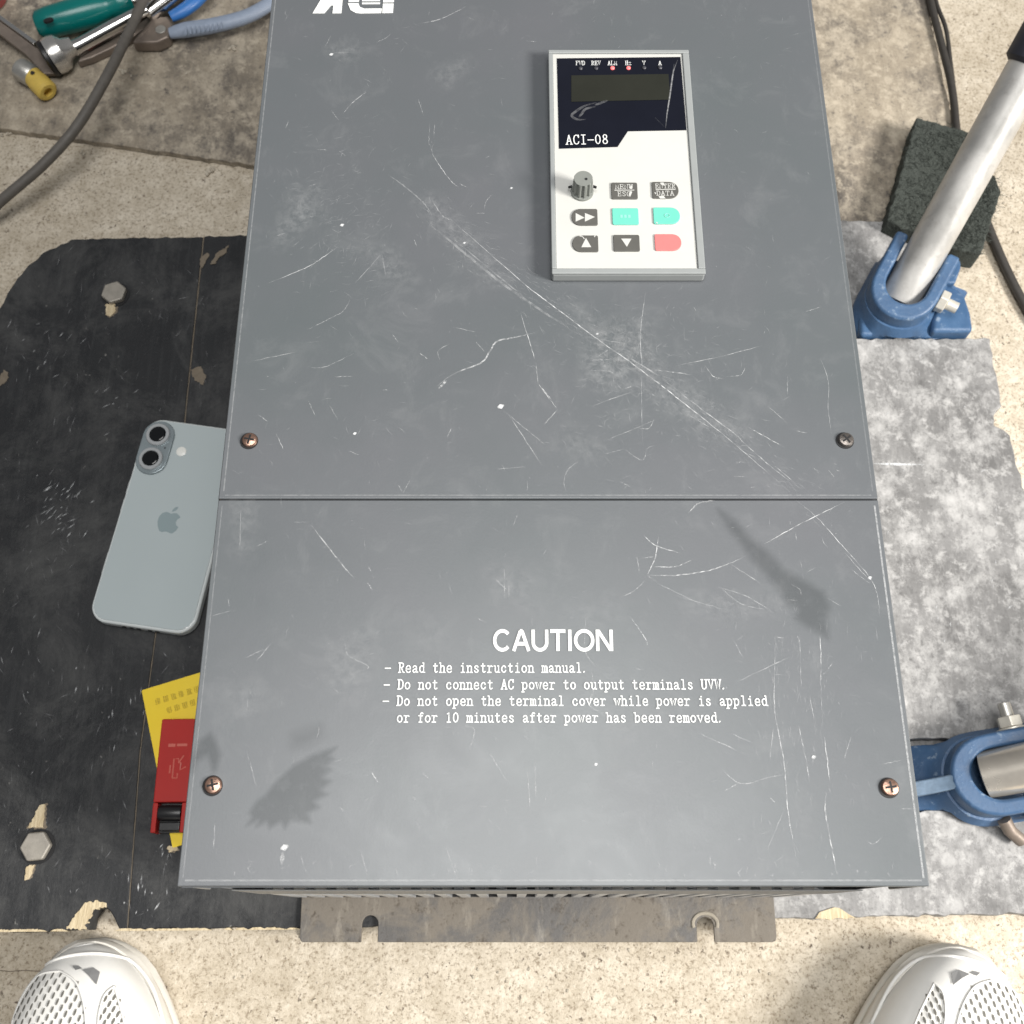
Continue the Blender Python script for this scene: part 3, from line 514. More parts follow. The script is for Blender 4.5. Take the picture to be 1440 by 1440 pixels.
# ---------------------------------------------------------------- lettering (stroke font with slab serifs, cell 8 x 16)
G = {
 'A': [[(3.5, 10), (.9, 0)], [(3.5, 10), (6.1, 0)], [(1.8, 3.3), (5.2, 3.3)], [(0, 0), (2.1, 0)], [(4.9, 0), (7, 0)]],
 'C': [[(6.1, 7.3), (5.6, 9), (4.4, 9.9), (3, 9.9), (1.6, 8.8), (.9, 6.5), (.9, 3.5), (1.6, 1.2), (3, .1), (4.4, .1), (5.6, .9), (6.2, 2.5)], [(6.1, 7.3), (6.1, 10)]],
 'D': [[(.2, 10), (3.4, 10), (5.2, 9), (6.2, 7), (6.2, 3), (5.2, 1), (3.4, 0), (.2, 0)], [(1.5, 10), (1.5, 0)]],
 'E': [[(.4, 10), (6, 10), (6, 7.8)], [(.4, 0), (6.2, 0), (6.2, 2.4)], [(1.5, 10), (1.5, 0)], [(1.5, 5.2), (4.6, 5.2)], [(4.6, 4.1), (4.6, 6.3)]],
 'F': [[(.4, 10), (6, 10), (6, 7.8)], [(.4, 0), (3, 0)], [(1.5, 10), (1.5, 0)], [(1.5, 5.2), (4.6, 5.2)]],
 'I': [[(1.4, 10), (5.6, 10)], [(1.4, 0), (5.6, 0)], [(3.5, 10), (3.5, 0)]],
 'L': [[(.4, 10), (3, 10)], [(1.6, 10), (1.6, 0)], [(.4, 0), (6.2, 0), (6.2, 2.4)]],
 'M': [[(.9, 0), (.9, 10), (3.5, 2), (6.1, 10), (6.1, 0)], [(0, 0), (1.9, 0)], [(5.1, 0), (7, 0)]],
 'N': [[(1, 0), (1, 10), (6, 0), (6, 10)], [(0, 0), (2, 0)], [(5, 10), (7, 10)]],
 'R': [[(.2, 10), (3.8, 10), (5.4, 9.1), (5.7, 7.6), (5.2, 6), (3.8, 5.2), (1.5, 5.2)], [(1.5, 10), (1.5, 0)], [(.2, 0), (2.8, 0)], [(3.3, 5.2), (5.6, 0), (7, 0)]],
 'S': [[(5.8, 7.8), (5.2, 9.2), (3.6, 10), (2, 9.5), (1.2, 8), (1.8, 6.4), (4.6, 4.4), (5.8, 2.8), (5.2, .9), (3.6, 0), (1.9, .5), (1.1, 2.2)], [(5.8, 7.8), (5.8, 10)]],
 'T': [[(.6, 7.6), (.6, 10), (6.4, 10), (6.4, 7.6)], [(3.5, 10), (3.5, 0)], [(2, 0), (5, 0)]],
 'U': [[(1.2, 10), (1.2, 2.4), (2, .6), (3.5, 0), (5, .6), (5.9, 2.4), (5.9, 10)], [(.1, 10), (2.4, 10)], [(4.8, 10), (7, 10)]],
 'V': [[(.9, 10), (3.5, 0), (6.1, 10)], [(0, 10), (2, 10)], [(5, 10), (7, 10)]],
 'W': [[(.6, 10), (2, 0), (3.5, 8), (5, 0), (6.4, 10)], [(-.2, 10), (1.6, 10)], [(5.4, 10), (7.2, 10)]],
 'H': [[(1.3, 10), (1.3, 0)], [(5.7, 10), (5.7, 0)], [(1.3, 5.2), (5.7, 5.2)], [(.2, 10), (2.4, 10)], [(.2, 0), (2.4, 0)], [(4.6, 10), (6.8, 10)], [(4.6, 0), (6.8, 0)]],
 'a': [[(1.2, 5.4), (1.8, 6.6), (3.2, 7), (4.6, 6.4), (5, 5), (5, 1.2), (5.6, .1), (6.8, .4)], [(5, 4), (2.6, 3.4), (1.1, 2.3), (1.1, 1), (2.2, 0), (3.6, .3), (5, 1.6)]],
 'b': [[(0, 10), (1.4, 10), (1.4, 0)], [(1.4, 5.4), (2.6, 6.8), (4.2, 7), (5.6, 5.8), (6, 3.6), (5.4, 1.2), (4, 0), (2.6, .2), (1.4, 1.5)]],
 'c': [[(5.5, 5), (5, 6.4), (3.6, 7), (2.1, 6.3), (1.1, 4.4), (1.1, 2.6), (2.1, .6), (3.6, 0), (5, .5), (5.8, 2)]],
 'd': [[(4.2, 10), (5.5, 10), (5.5, 0), (6.8, 0)], [(5.5, 5.4), (4.4, 6.8), (2.8, 7), (1.3, 5.8), (.9, 3.5), (1.5, 1.1), (2.9, 0), (4.4, .3), (5.5, 1.6)]],
 'e': [[(1.1, 3.5), (6.0, 3.5), (5.7, 5.6), (4.5, 7.0), (3, 7.1), (1.6, 6), (.9, 3.9), (1.1, 1.9), (2.2, .3), (3.8, -.1), (5.2, .3), (6.0, 1.3)]],
 'f': [[(6, 9), (5.2, 10), (4, 9.9), (3.2, 8.8), (3.2, 0)], [(1.2, 6.8), (5.4, 6.8)], [(1.6, 0), (5, 0)]],
 'h': [[(0, 10), (1.4, 10), (1.4, 0)], [(1.4, 5.2), (2.8, 6.8), (4.4, 6.9), (5.5, 5.6), (5.5, 0)], [(.1, 0), (2.7, 0)], [(4.3, 0), (6.8, 0)]],
 'i': [[(1.6, 6.8), (3.6, 6.8), (3.6, 0)], [(1.6, 0), (5.6, 0)], [(3.3, 9), (3.7, 9.6)]],
 'l': [[(1.6, 10), (3.6, 10), (3.6, 0)], [(1.6, 0), (5.6, 0)]],
 'm': [[(0, 6.8), (1, 6.8), (1, 0)], [(1, 5.6), (2.2, 6.9), (3.4, 6.2), (3.6, 5), (3.6, 0)], [(3.6, 5.4), (4.8, 6.9), (6, 6.2), (6.2, 5), (6.2, 0)], [(.1, 0), (1.9, 0)], [(2.9, 0), (4.3, 0)], [(5.4, 0), (7.1, 0)]],
 'n': [[(0, 6.8), (1.4, 6.8), (1.4, 0)], [(1.4, 5.2), (2.8, 6.8), (4.4, 6.9), (5.5, 5.6), (5.5, 0)], [(.1, 0), (2.7, 0)], [(4.3, 0), (6.8, 0)]],
 'o': [[(3.5, 7), (1.9, 6.3), (1, 4.5), (1, 2.5), (1.9, .7), (3.5, 0), (5.1, .7), (6, 2.5), (6, 4.5), (5.1, 6.3), (3.5, 7)]],
 'p': [[(0, 6.8), (1.4, 6.8), (1.4, -3)], [(.1, -3), (2.8, -3)], [(1.4, 5.4), (2.6, 6.8), (4.2, 7), (5.6, 5.8), (6, 3.6), (5.4, 1.2), (4, 0), (2.6, .2), (1.4, 1.5)]],
 'r': [[(.4, 6.8), (2.4, 6.8), (2.4, 0)], [(.6, 0), (4.6, 0)], [(2.4, 4.8), (3.6, 6.6), (5.2, 6.9), (6, 6.2)]],
 's': [[(5.2, 5.6), (4.6, 6.7), (3.3, 7), (1.9, 6.5), (1.5, 5.3), (2.2, 4.2), (4.6, 3), (5.5, 1.8), (5, .5), (3.5, 0), (2, .4), (1.3, 1.6)]],
 't': [[(2.9, 9.2), (2.9, 1.4), (3.6, .2), (4.8, .1), (5.7, 1)], [(1, 6.8), (5.4, 6.8)]],
 'u': [[(.1, 6.8), (1.5, 6.8), (1.5, 1.6), (2.3, .2), (3.8, .1), (5.4, 1.7)], [(4.2, 6.8), (5.5, 6.8), (5.5, 0), (6.8, 0)]],
 'v': [[(1, 6.8), (3.5, 0), (6, 6.8)], [(.1, 6.8), (2.1, 6.8)], [(4.9, 6.8), (6.9, 6.8)]],
 'w': [[(.6, 6.8), (2, 0), (3.5, 5.6), (5, 0), (6.4, 6.8)], [(-.2, 6.8), (1.6, 6.8)], [(5.4, 6.8), (7.2, 6.8)]],
 'z': [[(1.2, 5.4), (1.2, 6.8), (5.6, 6.8), (1.2, 0), (5.8, 0), (5.8, 1.6)]],
 '0': [[(3.5, 10), (2, 9), (1.1, 6.8), (1.1, 3.2), (2, 1), (3.5, 0), (5, 1), (5.9, 3.2), (5.9, 6.8), (5, 9), (3.5, 10)]],
 '1': [[(2, 8.8), (3.7, 10), (3.7, 0)], [(1.8, 0), (5.6, 0)]],
 '8': [[(3.5, 10), (1.9, 9.2), (1.5, 7.6), (2.2, 6), (3.5, 5.2), (4.8, 6), (5.5, 7.6), (5.1, 9.2), (3.5, 10)], [(3.5, 5.2), (1.7, 4.2), (1, 2.4), (1.8, .7), (3.5, 0), (5.2, .7), (6, 2.4), (5.3, 4.2), (3.5, 5.2)]],
 '.': [[(1.2, .1), (1.9, .9)]], '-': [[(.4, 4.4), (6.6, 4.4)]],
}
def stroke_text(bm, txt, org, ux, uy, unit, wid, z, pitch=8.0):
    org = Vector(org); ux = Vector(ux); uy = Vector(uy); k = 0
    for i, ch in enumerate(txt):
        for st in G.get(ch, []):
            pts = [org + ux * ((i * pitch + a) * unit) + uy * (b * unit) for a, b in st]; n = len(pts); prev = None; k += 1
            zz = z + .00001 * (k % 7)
            ext = wid * .4
            d0 = (pts[0] - pts[1]).normalized() * ext; d1 = (pts[-1] - pts[-2]).normalized() * ext
            closed = (pts[0] - pts[-1]).length < 1e-7
            if not closed: pts[0] = pts[0] + d0; pts[-1] = pts[-1] + d1
            for j, p in enumerate(pts):
                if closed and j in (0, n - 1): t = (pts[1] - pts[-2]).normalized()
                elif j == 0: t = (pts[1] - pts[0]).normalized()
                elif j == n - 1: t = (pts[-1] - pts[-2]).normalized()
                else: t = ((pts[j] - pts[j - 1]).normalized() + (pts[j + 1] - pts[j]).normalized())
                t = t.normalized() if t.length > 1e-6 else ux
                nn = Vector((-t.y, t.x)) * wid / 2
                a = bm.verts.new((p.x + nn.x, p.y + nn.y, zz)); b = bm.verts.new((p.x - nn.x, p.y - nn.y, zz))
                if prev: bm.faces.new((prev[0], prev[1], b, a))
                prev = (a, b)
    return bm
def line_text(name, txt, pa, pb, baseline_n, parent, z, unit_h, mat='print_white', wid=.00045, stretch=1.0):
    # pa/pb: world xy of the baseline's first and last cell edge
    a, b = Vector(pa), Vector(pb); n = len(txt); ux = (b - a).normalized(); uy = Vector((-ux.y, ux.x)); cell = (b - a).length / n; unit = cell / 8
    bm = B(); stroke_text(bm, txt, a, ux, uy * (unit_h / 10 / unit), unit, wid, z); return obj(name, bm, MT[mat], parent)
TZ = LZ + .0004
for txt, x0, x1, yb in (('- Read the instruction manual.', 541, 829, 945.5), ('- Do not connect AC power to output terminals UVW.', 539.5, 1025, 969), ('- Do not open the terminal cover while power is applied', 538, 1081, 992), ('  or for 10 minutes after power has been removed.', 538, 1020, 1015.5)):
    hgt = (P(700, yb - 13.2, TZ) - P(700, yb, TZ)).length
    line_text('caution_line', txt, P2(x0, yb, TZ), P2(x1, yb, TZ), 0, low, TZ, hgt, wid=.00047)
def arc(cx, cy, rx, ry, a0, a1, n=18): return [(cx + rx * math.cos(R(a0 + (a1 - a0) * i / n)), cy + ry * math.sin(R(a0 + (a1 - a0) * i / n))) for i in range(n + 1)]
HEAD = [(10.1, [arc(5.0, 5, 4.0, 4.45, 42, 318, 26)]), (9.3, [[(.75, 0), (4.25, 9.4)], [(8.55, 0), (5.05, 9.4)], [(4.0, 9.35), (5.3, 9.35)], [(2.3, 3.4), (7.0, 3.4)]]), (10.1, [[(1.55, 10), (1.55, 4)] + arc(5.05, 4, 3.5, 3.45, 190, 350, 16) + [(8.55, 4), (8.55, 10)]]),
        (8.5, [[(.3, 9.35), (8.2, 9.35)], [(4.25, 9.4), (4.25, 0)]]), (3.9, [[(1.95, 10), (1.95, 0)]]), (10.9, [arc(5.45, 5, 4.45, 4.45, 0, 360, 34)]), (10.1, [[(1.5, 0), (1.5, 10)], [(1.9, 9.6), (8.2, .4)], [(8.6, 0), (8.6, 10)]])]
a = P(695, 915.5, TZ); b_ = P(862, 915.5, TZ); tp = P(700, 885.5, TZ).y - a.y; wsum = sum(q[0] for q in HEAD) - 1.6; kx = (b_.x - a.x) / wsum; ky = tp / 10
bm = B(); xo = -.8; zc = 0
for adv, strokes in HEAD:
    for st in strokes:
        zc += 1; prev = None; n = len(st); clo = math.dist(st[0], st[-1]) < 1e-4 if n > 2 else False
        for i, (x, y) in enumerate(st):
            p0, p1 = st[max(i - 1, 0)], st[min(i + 1, n - 1)]
            if clo and i in (0, n - 1): p0, p1 = st[-2], st[1]
            tx, ty = (p1[0] - p0[0]), (p1[1] - p0[1]); l = math.hypot(tx, ty); hwid = .84
            nx, ny = -ty / l * hwid, tx / l * hwid
            vv = [bm.verts.new((a.x + (xo + x + s_ * nx) * kx, a.y + (y + s_ * ny) * ky, TZ + .000012 * (zc % 6))) for s_ in (1, -1)]
            if prev: bm.faces.new((prev[0], prev[1], vv[1], vv[0]))
            prev = vv
    xo += adv
obj('caution_heading', bm, MT['print_white'], low)
# emblem lettering at the far end of the cover (heavy slanted letters with cut lines)
bm = B()
def lz(L, z=TZ): prism(bm, [P2(a, b, z) for a, b in L], z - .0002, z)
lz([(439.5, 18.6), (456, 18.6), (465.5, 7.5), (468.8, 7.5), (467.5, 18.6), (480, 18.5), (485, -34), (471, -34)])
lz([(489, 4.5), (493, 14), (500, 18), (506, 18.7), (536, 18.3), (537, 11.8), (512, 12), (506, 9.5), (504, 4.3)])
lz([(490, 2.6), (504.5, 2.4), (508, -14), (541, -14), (543, -34), (505, -34), (493, -24)])
lz([(509, 5.8), (534, 5.6), (534.5, 3.4), (509, 3.6)]); lz([(509, 1.6), (534, 1.4), (534.5, -.8), (509, -.6)])
lz([(537.5, 18.3), (552.5, 18.0), (553.5, 4.8), (538.5, 5.0)]); lz([(538.7, 3.2), (553.8, 3.0), (556, -34), (541, -34)])
obj('emblem_lettering', bm, MT['print_white'], upc)

# ---------------------------------------------------------------- cover screws
for sx, sy, par, mt in ((351, 618.5, upc, 'screw'), (1190, 618, upc, 'screw_dark'), (299.5, 1104, low, 'screw'), (1252, 1107, low, 'screw')):
    c = P(sx, sy, LZ + .001)
    so = B(); lathe(so, [(.0036, .0), (.0036, .0006), (.0031, .0013), (.0017, .0017), (.0002, .0018)], Matrix.Translation((c.x, c.y, LZ + .0003)), 24)
    s_ = obj('screw', so, MT[mt], par, smooth=True)
    ho = B(); prism(ho, circ(c.x - .0004, c.y - .0002, .0042, 28), LZ + .0001, LZ + .0003); obj('screw_recess_shade', ho, MT['dark'], par)  # dark disc, offset to the left, paints the shade in the screw recess
    cr = B(); a = g.uniform(0, 1.5)
    for k in range(2):
        M = Matrix.Translation((c.x, c.y, LZ)) @ Matrix.Rotation(a + k * math.pi / 2, 4, 'Z'); box(cr, -.0023, .0023, -.00042, .00042, .0015, .00215 + k * .00004, M)
    obj('cross_slot', cr, MT['dark'], par)

# ---------------------------------------------------------------- keypad
KZ = LZ + .0075
A_, B_, C_, D_ = P(771, 71, KZ), P(969, 68, KZ), P(992, 383, KZ), P(776, 386, KZ)
kx0, kx1, ky0, ky1 = (A_.x + D_.x) / 2, (B_.x + C_.x) / 2, (C_.y + D_.y) / 2, (A_.y + B_.y) / 2
kp = bm = B(); box(bm, kx0, kx1, ky0, ky1, LZ + .0002, KZ - .0012); keypad = obj('keypad', bm, MT['bezel'], drive, bevel=.0012)
t_ = .0031
for (x0, x1, y0, y1) in ((kx0, kx1, ky0, ky0 + t_), (kx0, kx1, ky1 - t_ * .75, ky1), (kx0, kx0 + t_ * .75, ky0 + t_, ky1 - t_ * .75), (kx1 - t_ * 1.15, kx1, ky0 + t_, ky1 - t_ * .75)):
    b = B(); box(b, x0, x1, y0, y1, KZ - .0013, KZ); obj('bezel_strip', b, MT['bezel'], keypad, bevel=.0005)
PZ = KZ - .0008
bm = B(); box(bm, kx0 + t_ * .8, kx1 - t_ * 1.25, ky0 + t_ * 1.05, ky1 - t_ * .8, KZ - .0011, PZ); obj('membrane_panel', bm, MT['keypad_white'], keypad)
def flat(name, L, z0, z1, mat, par=keypad, bevel=0):
    b = B(); prism(b, [P2(a, q, z1) for a, q in L], z0, z1); return obj(name, b, MT[mat], par, bevel=bevel)
flat('display_window', [(783, 82), (957, 80), (965.5, 183), (883, 184.5), (868.5, 206.5), (786, 209)], PZ + .00005, PZ + .0002, 'navy')
flat('display', [(803.5, 106), (940, 104), (943, 140), (803.5, 143)], PZ + .0003, PZ + .0004, 'lcd')
for i, x in enumerate((816.5, 838.5, 861.5, 884, 906, 928.5)):
    c = P(x, 95.5 - i * .2, PZ + .0008); b = B(); lathe(b, [(.0011, 0), (.0011, .0004), (.0006, .0008)], Matrix.Translation((c.x, c.y, PZ + .0003)), 14); obj('indicator', b, MT['led_on' if i in (2, 3) else 'led_off'], keypad, smooth=True)
KT = PZ + .00045
for txt, xc in (('FWD', 816.5), ('REV', 838.5), ('ALM', 861.5), ('Hz', 884), ('V', 906), ('A', 928.5)):
    hw = len(txt) * 4.4 / 2 * .98 + .3; y = 91.4
    line_text('indicator_lettering', txt, P2(xc - hw, y, KT), P2(xc + hw, y, KT), 0, keypad, KT, (P(700, y - 5.6, KT) - P(700, y, KT)).length, wid=.00026)
line_text('model_lettering', 'ACI-08', P2(796, 203, KT), P2(857, 202, KT), 0, keypad, KT, (P(700, 190.2, KT) - P(700, 203, KT)).length, wid=.00050)
# scratches in the window
bm = B(); wl = bm.verts.layers.float.new('wear')
for L, wd, al in ((((953, 84), (947, 100), (945, 113), (942, 135), (938, 160), (936, 180)), .0007, .45), (((921, 165), (934, 178)), .0005, .5), (((948, 90), (944.5, 110)), .0009, .45)):
    ribbon(bm, wl, [P2(a, b, KT) for a, b in L], wd, al, KT)
for L in (((840, 144), (822, 149), (808, 158), (804, 163), (812, 168), (824, 168)), ((838, 150), (824, 153), (818, 160), (814, 165)), ((855, 141), (836, 148))): ribbon(bm, wl, [(p.x, p.y) for p in catmull([P(a, b, KT) for a, b in L], 5)], .0014, .16, KT + .00003)
obj('window_scratches', bm, MT['scratch'], keypad, kind='stuff')
# knob
kc = P(818.5, 270, PZ); bm = B()
prof = []
nk = 44
for (r, hz) in ((.0058, 0), (.0057, .0012), (.0052, .0014), (.0049, .0098), (.0046, .0105), (.0002, .0105)):
    prof.append((r, hz))
rings = []
for i, (r, hz) in enumerate(prof):
    ring = []
    for k in range(nk):
        q = r * (.80 if (k % 4 in (0, 1) and i in (2, 3)) else 1); ang = 2 * math.pi * k / nk
        ring.append(bm.verts.new((kc.x + q * math.cos(ang), kc.y + q * math.sin(ang), PZ + hz)))
    rings.append(ring)
for i in range(len(rings) - 1):
    for k in range(nk): bm.faces.new((rings[i][k], rings[i][(k + 1) % nk], rings[i + 1][(k + 1) % nk], rings[i + 1][k]))
bm.faces.new(rings[-1])
obj('knob', bm, MT['knob'], keypad)
b = B(); prism(b, circ(kc.x + .0014, kc.y - .0004, .0007, 12), PZ + .0106, PZ + .0107); obj('knob_pointer', b, MT['dark'], keypad)
b = B()
for s in (-1, 1): prism(b, [(kc.x + s * .0054, kc.y + .0012), (kc.x + s * .0072, kc.y + .0004), (kc.x + s * .0069, kc.y - .0004), (kc.x + s * .0053, kc.y + .0002)], PZ + .003, PZ + .004)
obj('scale_tick', b, MT['dark'], keypad)
# buttons
BW, BH = 18, 11.6
btn = [(878, 268, 'key_grey', 0), (935.5, 267, 'key_grey', 1), (822, 305, 'key_grey', -1), (879.5, 304, 'key_teal', 0), (937.5, 303, 'key_teal', 1), (823, 342.3, 'key_grey', -1), (881, 341.5, 'key_grey', 0), (939.5, 340.5, 'key_red', 1)]
BT = PZ + .0008
for x, y, mt, rd in btn:
    a = P(x - BW, y + BH, BT); c = P(x + BW, y - BH, BT); r = .0009; R_ = (c.y - a.y) * .46
    b = B(); prism(b, rrect(a.x, c.x, a.y, c.y, (R_ if rd == 1 else r, R_ if rd == 1 else r, R_ if rd == -1 else r, R_ if rd == -1 else r), 6), PZ + .0001, BT); obj('button', b, MT[mt], keypad, bevel=.0003, seg=2)
ST = BT + .00015
def tri(L): 
    b = B(); prism(b, [P2(a, q, ST) for a, q in L], BT + .00005, ST); obj('arrow_mark', b, MT['keypad_white'], keypad)
tri([(809.5, 299.5), (809.5, 311.5), (822, 306)]); tri([(822.5, 299.5), (822.5, 311.5), (836.5, 305)]); tri([(817.5, 347.5), (831.5, 347.5), (824, 334.5)]); tri([(873.5, 335.5), (888, 335.5), (881.5, 347)]); tri([(821, 336), (822.5, 336), (818, 330.5), (817, 330.5)])
for L in (((887, 260), (889.5, 262), (888, 266), (885.5, 264)), ((884, 273), (887, 268), (889, 270), (886, 277)), ((928, 257), (933, 256.5), (935, 261), (930, 260)), ((926, 276), (933, 275), (936, 279), (928, 279)), ((920, 270.5), (923, 271), (922, 273.5)), ((813, 331.5), (819, 331), (818, 333)), ((835, 331.5), (838, 331.2), (836, 333.5)), ((922, 312), (925, 312.5), (924, 315))):
    b = B(); prism(b, [P2(a, q, ST) for a, q in L], BT + .00005, ST); obj('paint_chip', b, MT['keypad_white'], keypad)
b = B(); c = P(938, 303, ST); tube(b, [(c.x + .0013 * math.cos(i * .449), c.y + .0011 * math.sin(i * .449), BT + .0001) for i in range(15)], .00018, 5); obj('faded_mark', b, MT['key_faded'], keypad)
b = B()
for k in range(3): c = P(874 + k * 5.5, 304, ST); box(b, c.x - .0006, c.x + .0006, c.y - .0009, c.y + .0009, BT + .00003, BT + .0001)
obj('faded_mark', b, MT['key_faded'], keypad)
for t1, t2, xc, yc in (('MENU', 'ESC', 878, 267.5), ('ENTER', 'DATA', 936, 266.5)):
    for txt, yb in ((t1, yc - 1.8), (t2, yc + 8.2)):
        hw = min(14.5, len(txt) * 3.2); line_text('key_lettering', txt, P2(xc - hw, yb, ST), P2(xc + hw, yb, ST), 0, keypad, ST, (P(700, yb - 6.2, ST) - P(700, yb, ST)).length, 'keypad_white', .00032)
    b = B(); prism(b, [P2(xc - 14, yc + .4, ST), P2(xc + 14, yc + .2, ST), P2(xc + 14, yc - .7, ST), P2(xc - 14, yc - .5, ST)], BT + .00005, ST); obj('key_divider', b, MT['keypad_white'], keypad)

# ---------------------------------------------------------------- phone
phz = .0095
TL, TR, BR, BL = (P(208, 588.5, phz), P(347, 603, phz), P(272, 891, phz), P(120, 874, phz))
cen = (TL + TR + BR + BL) / 4; uy = ((TL + TR) / 2 - (BL + BR) / 2).normalized(); ux = Vector((uy.y, -uy.x, 0))
PM = Matrix(((ux.x, uy.x, 0, cen.x), (ux.y, uy.y, 0, cen.y), (0, 0, 1, 0), (0, 0, 0, 1)))
phone = thing('smartphone', (cen.x, cen.y, 0), 'pale blue smartphone in a clear case lying face down on the black board', 'phone')
pw, ph = .0728 / 2, .1522 / 2
bm = B(); prism(bm, rrect(-pw, pw, -ph, ph, .0125, 8), .0006, .0094, PM); obj('case', bm, MT['case'], phone, bevel=.0022, seg=4)
bm = B(); prism(bm, rrect(-pw + .0017, pw - .0017, -ph + .0017, ph - .0017, .011, 8), .0090, .0099, PM); back = obj('back_glass', bm, MT['glass_back'], phone, bevel=.0003)
inv = PM.inverted()
def loc(px_, py_, z): 
    q = inv @ P(px_, py_, z); return q.x, q.y
l1, l2 = loc(221, 610.5, .0135), loc(212.5, 644.5, .0135)
mx = (l1[0] + l2[0]) / 2
l1, l2 = (mx, l1[1]), (mx, l2[1])
bm = B(); pr = .0113
pill = [(mx + pr * math.cos(R(180 * i / 12)), l1[1] + pr * math.sin(R(180 * i / 12))) for i in range(13)] + [(mx + pr * math.cos(R(180 + 180 * i / 12)), l2[1] + pr * math.sin(R(180 + 180 * i / 12))) for i in range(13)]
prism(bm, pill, .0098, .0117, PM); bump_ = obj('camera_bump', bm, MT['phone_metal'], phone, bevel=.0008, seg=3)
for l in (l1, l2):
    M = PM @ Matrix.Translation((l[0], l[1], .0116))
    b = B(); lathe(b, [(.0085, 0), (.0085, .0018), (.0080, .0024), (.0060, .0024), (.0057, .0014), (.0002, .0013)], M, 32); obj('lens_ring', b, MT['ring'], bump_, smooth=True)
    b = B(); lathe(b, [(.0058, .0015), (.0058, .0021), (.0040, .0022), (.0002, .0023)], M, 32); obj('lens', b, MT['lens'], bump_, smooth='all')
q = loc(232, 630, .0117); b = B(); prism(b, circ(q[0], q[1], .0006, 10), .0117, .0119, PM); obj('microphone', b, MT['dark'], bump_)
q = loc(255, 635, .010); b = B(); lathe(b, [(.0036, 0), (.0036, .0003), (.0030, .0006), (.0002, .0007)], PM @ Matrix.Translation((q[0], q[1], .0099)), 22); obj('flash', b, MT['flash'], phone, smooth=True)
# fruit-shaped emblem
q = loc(237.5, 733, .010); s = .0078
half = [(0, .72), (.22, .82), (.5, .84), (.78, .66), (.92, .5), (.70, .30), (.62, .02), (.72, -.26), (.98, -.42), (.84, -.78), (.62, -1.06), (.40, -1.10), (.15, -1.0), (-.12, -1.0), (-.36, -1.10), (-.62, -1.0), (-.86, -.62), (-1.0, -.15), (-.98, .30), (-.78, .68), (-.46, .84), (-.2, .80)]
bm = B(); prism(bm, [(q[0] + a * s, q[1] + b_ * s) for a, b_ in half], .0099, .01002, PM)
leaf = [(.02, .92), (.06, 1.16), (.22, 1.38), (.46, 1.48), (.46, 1.26), (.32, 1.04)]
prism(bm, [(q[0] + a * s, q[1] + b_ * s) for a, b_ in leaf], .0099, .01002, PM); obj('emblem', bm, MT['logo'], phone)
for yc, L in ((.043, .004), (.022, .005), (.008, .005), (-.035, .008)):
    b = B(); box(b, -pw - .0005, -pw + .001, yc - L, yc + L, .0035, .0075, PM); obj('side_button', b, MT['case'], phone, bevel=.0005)
for xc in (-.012, -.007, -.002, .006, .011):
    b = B(); box(b, xc - .0013, xc + .0013, -ph - .0003, -ph + .001, .0035, .0062, PM); obj('speaker_slot', b, MT['rubber'], phone)

# ---------------------------------------------------------------- card and lighter beside the drive
A = P(199.5, 971, .0006); e1 = (P(278, 947, .0006) - A).normalized(); e2 = Vector((e1.y, -e1.x, 0))
M = Matrix(((e1.x, e2.x, 0, A.x), (e1.y, e2.y, 0, A.y), (0, 0, 1, 0), (0, 0, 0, 1)))
bm = B(); prism(bm, rrect(0, .054, 0, .1045, .0008, 2), .0002, .0011, M); card = obj('yellow_card', bm, MT['yellow'], label='bright yellow printed card half under the red lighter', cat='card')
gm = random.Random(77)
for row, (y0, x0, n) in enumerate(((.0085, .0070, 8), (.0165, .0130, 5))):      # two rows of worn, unreadable printed characters
    b = B()
    for k in range(n):
        x = x0 + k * .0052; hh = .0036
        for q in range(5): yy = y0 + hh * q / 4; box(b, x + gm.uniform(0, .0012), x + .0038 - gm.uniform(0, .0012), yy, yy + .00032, .00112, .0012 + .00001 * q, M)
        for q in range(3): xx = x + .0004 + q * .0012 + gm.uniform(-.0003, .0003); box(b, xx, xx + .00038, y0 + gm.uniform(-.0004, .0006), y0 + hh + gm.uniform(-.0003, .0005), .00112, .00126 + .00001 * q, M)
    obj('card_lettering', b, MT['ink'], card)
rz = .0125
a, b_, c_, d_ = P(227.5, 1011, rz), P(272, 1009, rz), P(255.5, 1171, rz), P(210.5, 1171, rz)
uy = (a - d_).normalized(); ux = Vector((uy.y, -uy.x, 0)); L = (a - d_).length; Wd = .0215
M = Matrix(((ux.x, uy.x, 0, d_.x), (ux.y, uy.y, 0, d_.y), (0, 0, 1, 0), (0, 0, 0, 1)))
li = thing('lighter', (d_.x, d_.y, .001), 'flat red plastic lighter with a black thumb roller', 'lighter')
f0 = L * .26
bm = B(); box(bm, 0, Wd, f0, L, .0013, rz, M); body = obj('body', bm, MT['red'], li, bevel=.0008)
bm = B(); box(bm, 0, .0032, 0, f0 - .0002, .0013, rz - .0004, M); obj('side_wall', bm, MT['red'], li, bevel=.0006)
bm = B(); box(bm, Wd - .0034, Wd, 0, f0 - .0002, .0013, rz - .0004, M); obj('side_wall', bm, MT['red'], li, bevel=.0006)
bm = B(); box(bm, .0032, Wd - .0034, .0005, f0 - .0002, .0013, .0050, M); obj('inner_floor', bm, MT['black'], li)
bm = B(); lathe(bm, [(.0045, 0), (.0048, .001), (.0048, .0132), (.0045, .0142)], M @ Matrix.Translation((.0034, f0 * .66, .0080)) @ Matrix.Rotation(R(90), 4, 'Y'), 26); obj('roller', bm, MT['black'], li, smooth=True)
